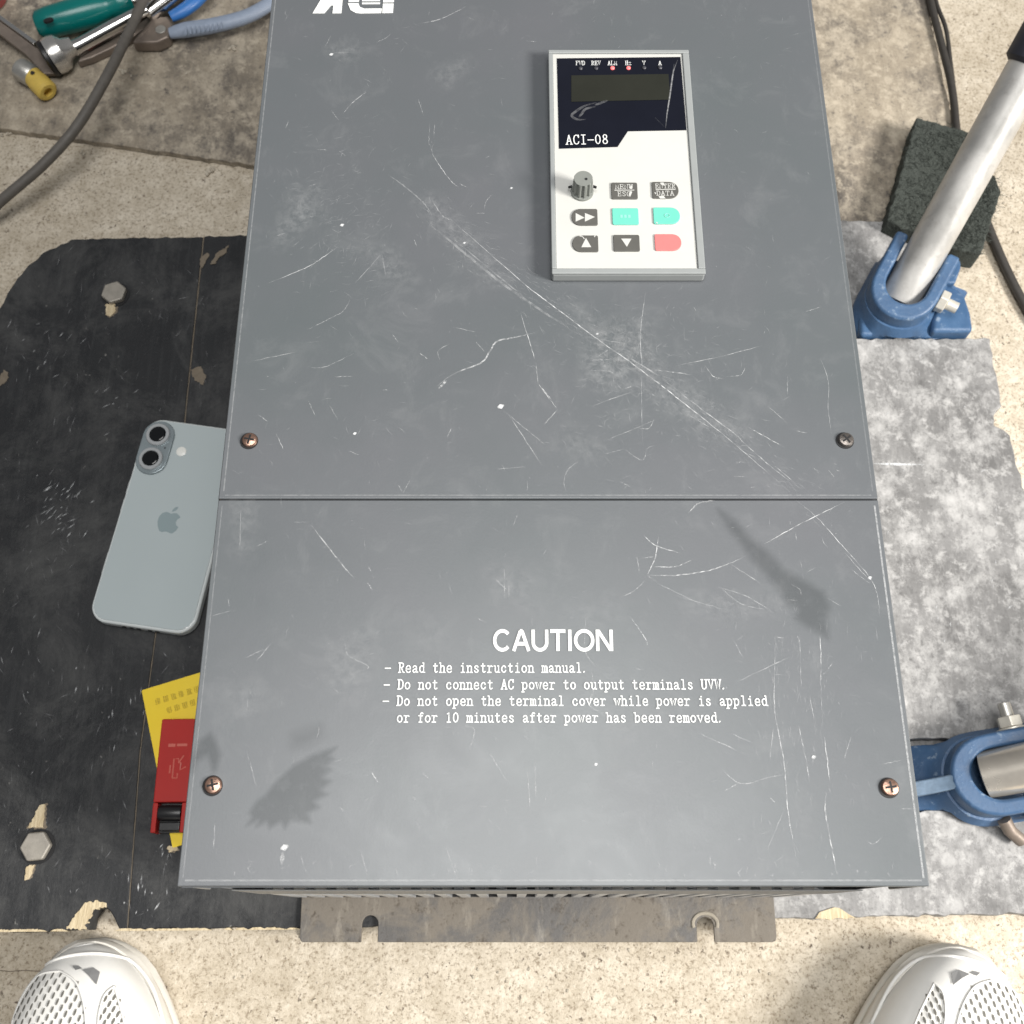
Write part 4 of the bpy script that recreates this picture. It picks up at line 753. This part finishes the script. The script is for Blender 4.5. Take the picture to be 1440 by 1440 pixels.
bm = B(); box(bm, .0040, Wd - .0042, .0012, f0 * .36, .0050, .0092, M); obj('thumb_tab', bm, MT['black'], li, bevel=.0008)
bm = B()
for L_ in (((.0105, .033), (.0105, .045), (.0135, .045), (.0135, .0425), (.0165, .047)), ((.0085, .036), (.0085, .041)), ((.0135, .0425), (.0150, .0425), (.0150, .038), (.0185, .040)), ((.0105, .033), (.0135, .033), (.0135, .036))):
    tube(bm, [M @ Vector((x, y, rz + .0001)) for x, y in L_], .0005, 5, True, .3)
obj('rubbed_emblem', bm, MT['red_light'], li)
bm = B(); box(bm, .006, .0105, .0525, .0545, rz, rz + .0001, M); box(bm, .0115, .018, .0528, .0545, rz, rz + .0001, M); obj('rubbed_print', bm, MT['red_light'], li)

# ---------------------------------------------------------------- blue brackets with steel pipes
def bracket(loc, yaw, label, plabel, pipe_dir, pipe_len, grip_at, pipe_from, ylo, yhi, long_=.045, up=False):
    t = thing('pipe_bracket', loc, label, 'bracket', None)
    T = Matrix.Translation(loc) @ Matrix.Rotation(yaw, 4, 'Z'); U = T
    ro, ri, L, back, ht = .0250, .0155, long_, .028, .041
    def uout(off, n=20): return [(L + off * .4, -ro - off)] + [(-(back + off) * math.sin(R(180 * i / n)) ** .85, -(ro + off) * math.cos(R(180 * i / n))) for i in range(n + 1)] + [(L + off * .4, ro + off)]
    b = B(); rr = []
    for z, off in ((0, .020), (.005, .0195), (.0075, .0165), (.0105, .009), (.015, .0045), (.022, .0015), (.0225, -.003)):
        ring = []
        for x, y in uout(off):
            if up and y > 0: x, y = x * (.75 if x > .02 else 1), y - off * .85 * min(1, y / .02)
            p = T @ Vector((x, y, z))
            if p.z < .0035: p.y = min(max(p.y, ylo), yhi)
            ring.append(b.verts.new(p))
        rr.append(ring)
    n = len(rr[0])
    for i in range(len(rr) - 1):
        for k in range(n): b.faces.new((rr[i][k], rr[i][(k + 1) % n], rr[i + 1][(k + 1) % n], rr[i + 1][k]))
    b.faces.new(rr[0][::-1]); b.faces.new(rr[-1]); obj('base', b, MT['blue'], t, smooth=True)
    if not up: b = B(); prism(b, [(-.062, .004), (-.026, .004), (-.026, .034), (-.036, .026), (-.062, .020)], -.0045, .0045, T @ Matrix.Rotation(R(90), 4, 'X')); obj('rib', b, MT['blue_worn'], t, bevel=.0012)
    uo = [(L, -ro)] + [(-back * math.sin(R(180 * i / 20)) ** .85, -ro * math.cos(R(180 * i / 20))) for i in range(21)] + [(L, ro), (L, ri)] + [(-ri * math.sin(R(180 * i / 20)), ri * math.cos(R(180 * i / 20))) for i in range(21)] + [(L, -ri)]
    b = B(); prism(b, uo, .0200, ht, T)
    for v in b.verts:
        q = T.inverted() @ v.co
        if q.z > .03: q.z += (q.x - .005) * .22; v.co = T @ q
    obj('clevis', b, MT['blue'], t, bevel=.0026, seg=3)
    pd = Vector(pipe_dir).normalized(); p0 = Vector(pipe_from)
    b = B(); rp = .0146
    lathe(b, [(rp - .003, 0), (rp, .001), (rp, pipe_len)], axisM(p0, pd), 40); pipe = obj('pipe', b, MT['galv' if up else 'shiny_pipe'], t, smooth=True, label=plabel)
    if grip_at:
        b = B(); lathe(b, [(rp + .0005, 0), (rp + .0035, .003), (rp + .0035, .13), (rp + .001, .14)], axisM(p0 + pd * grip_at, pd), 36); obj('grip', b, MT['grip'], pipe, smooth=True)
    # cross bolt
    bx, bz = (.004 if up else .020), .031
    def hexm(y0, y1, r, nm, mt):
        b = B(); prism(b, circ(0, 0, r, 6, .2), y0, y1, U @ Matrix.Translation((bx, 0, bz)) @ Matrix.Rotation(R(-90), 4, 'X')); return obj(nm, b, MT[mt], t, bevel=.0008)
    def cyl(y0, y1, r, nm, mt):
        b = B(); lathe(b, [(r, y0), (r, y1 - .0006), (r * .8, y1)], U @ Matrix.Translation((bx, 0, bz)) @ Matrix.Rotation(R(-90), 4, 'X'), 18); return obj(nm, b, MT[mt], t, smooth=True)
    if up: cyl(-ro - .0150, -ro - .0067, .0042, 'bolt_end', 'zinc'); hexm(-ro - .0066, -ro - .0002, .0085, 'nut', 'zinc'); return t
    cyl(ro + .0002, ro + .0016, .0095, 'washer', 'zinc'); hexm(ro + .0017, ro + .0085, .0078, 'nut', 'zinc')
    cyl(ro + .0086, ro + .0175, .0040, 'bolt_end', 'steel'); hexm(-ro - .0066, -ro - .0002, .0078, 'bolt_head', 'zinc')
    return t
loA = P(1397, 1090, SZ + .03)
yl, yh = P(1372, 1139.5, 0).y, P(1372, 1047.5, 0).y
lower = bracket((loA.x, loA.y, SZ + .0002), R(9), 'blue cast bracket in the gap between the dusty boards, holding a polished pipe', 'shiny steel pipe stub', (1, .16, .62), .26, 0, (loA.x - .006, loA.y + .000, .019), yl, yh, .05)
b = B(); tube(b, [P(1412, 1152, .014), P(1420, 1168, .010), P(1436, 1182, .005)], .0042, 10); obj('spring_clip', b, MT['rusty'], lower, smooth=True)
upA = P(1271, 408, SZ + .03)
pd0 = Vector((.046, .080, .085)).normalized(); q0 = P(1272, 408, .014) - pd0 * .008
upper = bracket((upA.x, upA.y, SZ + .0002), R(60), 'blue cast bracket behind the notched dusty board, holding a steel pipe with a dark grip', 'dull galvanised pipe', tuple(pd0), .36, .174, tuple(q0), P(1300, 474.5, 0).y, 9, .034, True)
for L, eh in ((((1316, 404), (1332, 400), (1348, 405), (1358, 416), (1366, 440), (1371, 473), (1312, 473)), .019), (((1326, 398), (1336, 368), (1345, 361), (1352, 366), (1352, 376), (1344, 398)), .024), (((1208, 424), (1226, 416), (1240, 428), (1262, 452), (1266, 473), (1210, 473)), .013)):
    z = SZ + eh; b = B(); pts = [P2(a, c, z) for a, c in L]; pts = [(x, max(y, P(1300, 474.3, 0).y)) for x, y in pts]
    prism(b, pts, SZ + .0004, z); obj('lug', b, MT['blue'], upper, bevel=.0035, seg=3)

# ---------------------------------------------------------------- scouring pad
PADZ = .006
pad = px([(1289, 164), (1374, 188), (1408, 268), (1381, 356), (1347, 351), (1247, 309)], PADZ)
bm = B(); prism(bm, rough_edge(pad, .003, .0004, 6), BZ + .0006, PADZ)
pd_ = obj('scouring_pad', bm, MT['pad'], label='thick black scouring pad lying across the cables', cat='pad', bevel=.0035, seg=3)
bm = B(); g = random.Random(8); cxm = sum(p[0] for p in pad) / 6; cym = sum(p[1] for p in pad) / 6
for k in range(1500):
    i = g.randrange(6); u, v = g.random(), math.sqrt(g.random()); a, c = pad[i], pad[(i + 1) % 6]
    x, y = cxm + (a[0] + (c[0] - a[0]) * u - cxm) * v * 1.01, cym + (a[1] + (c[1] - a[1]) * u - cym) * v * 1.01
    an = g.uniform(0, 6.28); L = g.uniform(.003, .008); z = PADZ + g.uniform(-.0006, .0006) - (.002 if v > .96 else 0)
    p = [Vector((x, y, z)), Vector((x + L / 2 * math.cos(an), y + L / 2 * math.sin(an), z + g.uniform(.0002, .0014))), Vector((x + L * math.cos(an + .6), y + L * math.sin(an + .6), z))]
    tube(bm, p, .00018, 3, False)
obj('fibres', bm, MT['pad'], pd_, kind='stuff')

# ---------------------------------------------------------------- cables
def cable(pts, r, mat, label, flat=1.0):
    b = B(); pp = catmull([P(a, c, z) for a, c, z in pts], 10); tube(b, pp, r, 12, True, flat); return obj('cable', b, MT[mat], smooth=True, label=label, cat='cable')
cable([(-40, 325, FZ + .006), (0, 284, .0), (60, 232, .012), (108, 178, .022), (150, 108, .026), (180, 48, .022), (206, -8, .014), (240, -70, .0)], .0042, 'cable', 'grey cable bowed over the rear board past the tools')
cable([(1296, -60, BZ + .004), (1308, 0, BZ + .004), (1322, 55, BZ + .004), (1336, 110, BZ + .004), (1342, 150, BZ + .003), (1346, 200, BZ + .003)], .0032, 'cable_dark', 'dark cable running along the rear board edge under the pad')
cable([(1310, -60, BZ + .004), (1316, 0, BZ + .004), (1330, 40, BZ + .006), (1337, 90, BZ + .005), (1343, 140, BZ + .004), (1352, 220, FZ + .006)], .0018, 'cable_dark', 'thin dark wire beside the thicker cable along the board edge')
cable([(1375, 280, FZ + .006), (1394, 330, FZ + .005), (1418, 385, FZ + .004), (1445, 436, FZ + .004), (1480, 490, FZ + .004)], .0036, 'cable_dark', 'dark cable coming out from under the pad onto bare concrete')

# ---------------------------------------------------------------- tools on the rear board
def lie(a, b, za, zb): 
    p, q = P(*a, za), P(*b, zb); return p, (q - p), (q - p).length
# screwdriver
p, d, L = lie((51, 36), (186, 1), BZ + .014, BZ + .013)
sd = thing('screwdriver', (p.x, p.y, BZ), 'screwdriver with a fat teal plastic handle on the rear board', 'screwdriver')
M = axisM(p, d)
b = B(); lathe(b, [(.0085, 0), (.0115, .003), (.0128, .012), (.0136, .030), (.0130, .050), (.0108, .060), (.0104, .064), (.0122, .070), (.0126, L - .006), (.0100, L)], M, 20); obj('handle', b, MT['teal'], sd, smooth=True)
b = B(); lathe(b, [(.0033, 0), (.0033, .10), (.0015, .105)], axisM(p + d.normalized() * (L + .0002), d), 14); obj('shaft', b, MT['chrome'], sd, smooth=True)
hc = P(68, 28.5, BZ + .0268); b = B(); dd = d.normalized(); nn = Vector((-dd.y, dd.x, 0))
prism(b, [tuple((hc + dd * .0042 * math.cos(t) + nn * .0022 * math.sin(t))[:2]) for t in [2 * math.pi * i / 16 for i in range(16)]], BZ + .0255, BZ + .0274); obj('hanging_hole', b, MT['dark'], sd)
# ratchet wrench
p, d, L = lie((82, 80), (190, 21), BZ + .012, BZ + .020)
rt = thing('ratchet_wrench', (p.x, p.y, BZ), 'chrome ratchet wrench with a round head', 'wrench')
b = B(); lathe(b, [(.0120, -.0062), (.0150, -.0055), (.0156, .000), (.0145, .005), (.0095, .009), (.0068, .016), (.0002, .016)], axisM(p + Vector((0, 0, .003)), d), 32); obj('head', b, MT['chrome_dull'], rt, smooth=True)
b = B(); lathe(b, [(.0002, -.0105), (.0130, -.0105), (.0154, -.0090), (.0154, -.0063)], axisM(p + Vector((0, 0, .003)), d), 32); obj('head_ring', b, MT['black'], rt, smooth=True)
b = B(); lathe(b, [(.0068, .014), (.0060, .022), (.0058, .055), (.0050, L + .01), (.0040, L + .012)], axisM(p, d), 20); obj('handle', b, MT['chrome'], rt, smooth=True)
# flat spanner reaching out of the picture
p, d, L = lie((-45, 4), (74, 92), BZ + .020, BZ + .008)
dd = d.normalized(); nn = Vector((-dd.y, dd.x, 0)); M = Matrix(((dd.x, nn.x, 0, p.x), (dd.y, nn.y, 0, p.y), (dd.z, nn.z, 1, p.z), (0, 0, 0, 1)))
sp = thing('flat_spanner', (p.x, p.y, BZ), 'dark flat steel spanner with a shiny edge beside the ratchet head', 'wrench')
b = B(); prism(b, [(0, -.005), (L * .75, -.0065), (L, -.011), (L + .008, -.004), (L + .004, .001), (L, .004), (L * .75, .0045), (0, .004)], -.0035, 0, M); obj('blade', b, MT['rusty'], sp, bevel=.0008)
b = B(); prism(b, [(0, .0042), (L * .74, .0047), (L * .74, .0085), (0, .0078)], -.0035, .0022, M); obj('edge_rib', b, MT['chrome'], sp, bevel=.0008)
# yellow bit holder with steel socket
p, d, L = lie((40, 102), (66, 128), BZ + .0095, BZ + .009)
yh = thing('socket', (p.x, p.y, BZ), 'yellow plastic capped socket standing by the ratchet', 'socket')
b = B(); lathe(b, [(.0070, 0), (.0088, .002), (.0082, .010), (.0090, .014), (.0090, L), (.0070, L + .002), (.0040, L + .002), (.0040, L - .003), (.0002, L - .003)], axisM(p, d), 22); obj('yellow_cap', b, MT['yellow_socket'], yh, smooth=True)
p2, d2, L2 = lie((26, 96), (40, 104), BZ + .0105, BZ + .0098)
b = B(); lathe(b, [(.0075, 0), (.0095, .002), (.0095, L2 + .004), (.0080, L2 + .006)], axisM(p2, d2), 22); obj('steel_sleeve', b, MT['steel'], yh, smooth=True)
b = B(); prism(b, circ(0, 0, .0018, 10), 0, .0008, axisM(P(46, 103, BZ + .0182), (.1, -.2, 1))); obj('detent', b, MT['dark'], yh)
# long-nose pliers with red stripe
p, d, L = lie((109, 90), (182, 42), BZ + .004, BZ + .006)
dd = d.normalized(); nn = Vector((-dd.y, dd.x, 0)); M = Matrix(((dd.x, nn.x, 0, p.x), (dd.y, nn.y, 0, p.y), (0, 0, 1, BZ), (0, 0, 0, 1)))
ln = thing('long_nose_pliers', (p.x, p.y, BZ), 'worn long nose pliers with a faded red stripe under the ratchet', 'pliers')
b = B(); prism(b, [(0, -.002), (.012, -.006), (.030, -.0085), (L, -.010), (L + .03, -.008), (L + .03, .000), (L, -.0008), (.004, .0006)], .0005, .008, M); obj('jaw', b, MT['rusty'], ln, bevel=.0015)
b = B(); prism(b, [(.004, .0016), (.012, .006), (L, .009), (L + .03, .007), (L + .03, .0012), (L, .0006)], .0005, .0085, M); obj('jaw', b, MT['rusty'], ln, bevel=.0015)
b = B(); prism(b, [(.014, .001), (.045, .0012), (.047, .0035), (.016, .0032)], .0087, .0094, M); obj('red_stripe', b, MT['red_old'], ln)
# blue-handled pliers
p = P(224, 46, BZ)
bp = thing('pliers', (p.x, p.y, BZ), 'pliers with one bright blue and one faded grey-blue grip', 'pliers')
def tb(name, pts, rs, mt, fl=.8):
    b = B(); cp = catmull([P(a, c, BZ + z) for a, c, z in pts], 6); n = len(cp); rr = []
    for i in range(n):
        u = i / (n - 1) * (len(rs) - 1); k = min(int(u), len(rs) - 2); rr.append(rs[k] + (rs[k + 1] - rs[k]) * (u - k))
    tube(b, cp, rr, 14, True, fl); return obj(name, b, MT[mt], bp, smooth=True)
tb('grip', [(239, 47, .010), (262, 42, .011), (300, 36, .012), (345, 24, .012), (378, 6, .012), (400, -14, .012)], (.0050, .0072, .0070, .0066, .0064, .0050), 'plier_grey')
tb('grip', [(240, 24, .011), (256, 16, .012), (272, 4, .013), (290, -14, .013), (330, -50, .012)], (.0048, .0062, .0066, .0066, .005), 'plier_blue')
for k in range(9):
    a = P(262 + k * 6.2, 42.5 - k * 1.05, BZ + .0170); b = B(); tube(b, [a + Vector((.0003, -.0042, -.0010)), a + Vector((0, 0, .0004)), a + Vector((-.0003, .0042, -.0010))], .0006, 6); obj('grip_ridge', b, MT['plier_grey'], bp, smooth=True)
b = B(); prism(b, [P2(a, c, BZ + .010) for a, c in ((186, 62), (196, 48), (214, 28), (236, 24), (243, 36), (238, 54), (222, 62))], BZ + .0008, BZ + .012); obj('jaw', b, MT['rusty'], bp, bevel=.002)
b = B(); prism(b, circ(P(226, 42, BZ + .0122).x, P(226, 42, BZ + .0122).y, .0045, 18), BZ + .0121, BZ + .0132); obj('pivot', b, MT['steel'], bp, bevel=.0004)
p, d, L = lie((205, 22), (246, -8), BZ + .014, BZ + .018); b = B(); lathe(b, [(.004, 0), (.0075, .003), (.0060, L), (.0055, L + .03)], axisM(p, d), 18)
obj('steel_rod', b, MT['chrome'], smooth=True, label='bright steel rod between the grey cable and the blue pliers', cat='rod')
c = P(4, 0, BZ + .012); b = B(); lathe(b, [(.0105, 0), (.0118, .002), (.0118, .020), (.0105, .022)], axisM((c.x - .005, c.y + .004, BZ + .012), (-1, .5, .0)), 22)
obj('maroon_handle', b, MT['maroon'], smooth=True, label='maroon plastic tool handle behind the flat spanner', cat='handle')

# ---------------------------------------------------------------- shoes
def shoe(tip, yaw, mirror, label):
    t = thing('sneaker', (tip.x, tip.y, FZ), label, 'shoe', 'white sneakers of the person standing over the drive')
    M = Matrix.Translation((tip.x, tip.y, FZ + .0003)) @ Matrix.Rotation(yaw, 4, 'Z') @ Matrix.Diagonal((mirror, 1, 1, 1))
    LEN = .292
    def hw(s, side):                 # half widths; side +1 = big-toe side
        W = .0480 if side > 0 else .0500; a = .076 if side > 0 else .092
        if s < a: return W * math.sqrt(max(0, 1 - (1 - s / a) ** 2)) * (1 - .04 * (1 - s / a))
        if s < .20: return W - (W - .036) * (.5 - .5 * math.cos(math.pi * (s - a) / (.20 - a)))
        u = max(0, (s - .245) / (LEN - .245)); return .036 * math.sqrt(max(0, 1 - u * u)) if u > 0 else .036
    def top(s):
        if s < .06: return .034 + .028 * math.sqrt(max(0, 1 - (1 - s / .06) ** 2))
        if s < .19: return .062 + .046 * (.5 - .5 * math.cos(math.pi * (s - .06) / .13))
        return .108 - .006 * math.sin(math.pi * min(1, (s - .19) / .10))
    ZS = .024
    ss = [0.0006] + [LEN * (.5 - .5 * math.cos(math.pi * i / 44)) for i in range(1, 44)] + [LEN - .0006]
    b = B(); rings = []; NT_ = 28
    for s in ss:
        ring = []
        for k in range(NT_ + 1):
            tt = math.pi * k / NT_; c, si = math.cos(tt), math.sin(tt); w_ = hw(s, 1 if c > 0 else -1)
            hgt = (top(s) - ZS) * (1 if s < .27 else math.sqrt(max(.02, 1 - ((s - .27) / .0225) ** 2 * .25)))
            if s < .02: hgt *= math.sqrt(max(.05, 1 - (1 - s / .02) ** 2 * .55))
            ring.append(b.verts.new(M @ Vector((w_ * math.copysign(abs(c) ** .72, c), -s, ZS + hgt * si ** .66))))
        rings.append(ring)
    for i in range(len(rings) - 1):
        for k in range(NT_): b.faces.new((rings[i][k], rings[i][k + 1], rings[i + 1][k + 1], rings[i + 1][k]))
    b.faces.new(rings[0]); b.faces.new(rings[-1][::-1]); obj('upper', b, MT['shoe'], t, smooth='all')
    def surf(x, s, off=.0006):
        w_ = hw(s, 1 if x > 0 else -1); c = min(.999, abs(x) / max(w_, 1e-4)) ** (1 / .72); si = math.sqrt(max(0, 1 - c * c)); hgt = top(s) - ZS
        if s < .02: hgt *= math.sqrt(max(.05, 1 - (1 - s / .02) ** 2 * .55))
        return M @ Vector((x, -s, ZS + hgt * si ** .66 + off))
    # sole: stacked rings, sculpted side
    def outline(off, wav):
        pts = []
        for i in range(64):
            u = i / 64 * 2 * math.pi; s = LEN * (.5 - .5 * math.cos(u)); side = 1 if u < math.pi else -1
            x = side * hw(min(max(s, .0003), LEN - .0003), side); wv = wav * (math.sin(9 * u) * .5 + .5)
            r = math.hypot(x, s - LEN / 2); k = (r + off + wv) / r; pts.append((x * (1 + (off + wv) / .05), -(LEN / 2 + (s - LEN / 2) * (1 + (off + wv) / (LEN / 2)))))
        return pts
    b = B(); rr = []
    for z, off, wav in ((0, -.001, 0), (.003, .0015, 0), (.010, .0030, .0012), (.0135, .0022, 0), (.0150, .0005, 0), (.0170, .0020, 0), (.0235, .0024, .0016), (.0275, .0010, .0004), (.0285, -.002, 0)):
        rr.append([b.verts.new(M @ Vector((x, y, z))) for x, y in outline(off, wav)])
    for i in range(len(rr) - 1):
        for k in range(64): b.faces.new((rr[i][k], rr[i][(k + 1) % 64], rr[i + 1][(k + 1) % 64], rr[i + 1][k]))
    b.faces.new(rr[0][::-1]); b.faces.new(rr[-1]); obj('sole', b, MT['sole'], t, smooth=True)
    # mesh panels: rows of small holes inside an outlined area, edged by raised piping
    holes = B()
    def inside(x, y, q):
        r = False
        for i in range(len(q)):
            (ax, ay), (bx, by) = q[i], q[i - 1]
            if (ay > y) != (by > y) and x < (bx - ax) * (y - ay) / (by - ay) + ax: r = not r
        return r
    toe = [(p.x, p.y) for p in catmull([(.006, .0135, 0), (.020, .0135, 0), (.031, .024, 0), (.035, .042, 0), (.034, .070, 0), (.022, .092, 0), (-.004, .092, 0), (-.010, .065, 0), (-.011, .040, 0), (-.005, .022, 0), (.006, .0135, 0)], 6)][:-1]
    side = [(p.x, p.y) for p in catmull([(-.025, .027, 0), (-.020, .032, 0), (-.018, .048, 0), (-.024, .068, 0), (-.034, .074, 0), (-.031, .048, 0), (-.025, .027, 0)], 6)][:-1]
    side2 = [(p.x, p.y) for p in catmull([(-.040, .066, 0), (-.0385, .074, 0), (-.041, .100, 0), (-.047, .108, 0), (-.046, .085, 0), (-.040, .066, 0)], 6)][:-1]
    for q, dx, dy, hx, hy in ((toe, .0052, .0072, .00072, .0018), (side, .0044, .0062, .0008, .0017), (side2, .0044, .0062, .0008, .0017)):
        row = 0; y = .008
        while y < .115:
            x = -.052 + (dx / 2 if row % 2 else 0)
            while x < .04:
                if inside(x, y, q):
                    sk = .0006; vs = [holes.verts.new(surf(x + hx * math.cos(a) + sk * math.sin(a), y + hy * math.sin(a), .0005)) for a in [2 * math.pi * i / 8 for i in range(8)]]
                    try: holes.faces.new(vs)
                    except ValueError: pass
                x += dx
            y += dy / 2; row += 1
        b = B(); loop = [surf(x, s, .0004) for x, s in q]; tube(b, loop + loop[:2], .0006, 8, False); obj('piping', b, MT['shoe'], t, smooth='all')
    obj('mesh_holes', holes, MT['shoe_dark'], t, kind='stuff')
    # grey flashes on the toe cap
    for q in (((-.0070, .0150), (-.0115, .0190), (-.0160, .0245), (-.0170, .0180), (-.0130, .0148)), ((-.0005, .0118), (-.0040, .0122), (-.0068, .0142), (-.0030, .0145))):
        b = B(); vs = [b.verts.new(surf(x, s, .0008)) for x, s in q]; b.faces.new(vs); obj('grey_flash', b, MT['accent'], t)
    b = B(); tube(b, [surf(x, s, .0002) for x, s in [(p.x, p.y) for p in catmull([(-.0465, .060, 0), (-.0385, .030, 0), (-.022, .0110, 0), (.004, .0058, 0), (.026, .0115, 0), (.040, .029, 0), (.0445, .055, 0)], 6)]], .0011, 8); obj('toe_seam', b, MT['shoe'], t, smooth='all')
    # tongue, laces, collar opening
    b = B(); tube(b, [surf(0, s, .001) for s in (.105, .125, .145, .165, .18)], [.012, .016, .018, .018, .016], 14, True, .28); obj('tongue', b, MT['shoe'], t, smooth='all')
    for s in (.112, .128, .144, .160, .175):
        b = B(); tube(b, [surf(x, s + abs(x) * .2, .0035) for x in (-.022, -.012, 0, .012, .022)], .0022, 8, True, .5); obj('lace', b, MT['shoe'], t, smooth='all')
    b = B(); lathe(b, [(.0245, 0), (.0265, .003), (.0245, .006), (.0215, .005), (.0002, .0035)], M @ Matrix.Translation((0, -.236, .1015)) @ Matrix.Diagonal((1, 1.75, 1, 1)), 36); obj('collar', b, MT['lining'], t, smooth=True)
    return t
shoe(P(118, 1327, FZ + .03), R(10), -1, 'white mesh sneaker with its toe at the broken notch in the black board')
shoe(P(1366, 1338, FZ + .03), R(-21), 1, 'white mesh sneaker with its toe by the short grey dusty board')

# ---------------------------------------------------------------- crumbs and grit on the floor
bm = B(); g = random.Random(31)
for k in range(420):
    r = g.random()
    if r < .45: x, y, z = g.uniform(0, 360), g.uniform(238, 330), FZ
    elif r < .7: x, y, z = g.uniform(0, 1440), g.uniform(1335, 1440), FZ
    elif r < .93: x, y, z = g.uniform(1380, 1440), g.uniform(200, 520), FZ
    else: x, y, z = g.uniform(120, 360), g.uniform(60, 200), BZ
    if z == FZ and r < .45 and y < 186 + x * .147 + 8: continue
    p = P(x, y, z); s = g.choice((.0003, .0004, .0006, .0009))
    M = Matrix.Translation((p.x, p.y, z + s * .4)) @ Matrix.Rotation(g.uniform(0, 6), 4, 'Z') @ Matrix.Rotation(g.uniform(-.5, .5), 4, 'X')
    box(bm, -s, s * g.uniform(.6, 1.6), -s * .7, s * .7, -s * .5, s * .5, M)
for x, y, z, s in ((295, 240, FZ, .0035), (172, 103, BZ, .0028), (225, 217, FZ, .002), (330, 68, BZ, .003), (10, 188, FZ, .003), (118, 216, FZ, .0022), (430, 1313, FZ + .018, .003), (422, 1308, FZ + .02, .002)):
    p = P(x, y, z)
    for j in range(5):
        M = Matrix.Translation((p.x + g.gauss(0, s * .6), p.y + g.gauss(0, s * .6), z + s * .35)) @ Matrix.Rotation(g.uniform(0, 6), 4, 'Z') @ Matrix.Rotation(g.uniform(-.7, .7), 4, 'X')
        box(bm, -s * .6, s * .6, -s * .3, s * .3, -s * .3, s * .3, M)
obj('crumbs', bm, MT['chip'], kind='stuff', label='pale plaster and wood crumbs scattered on the concrete', cat='crumbs')
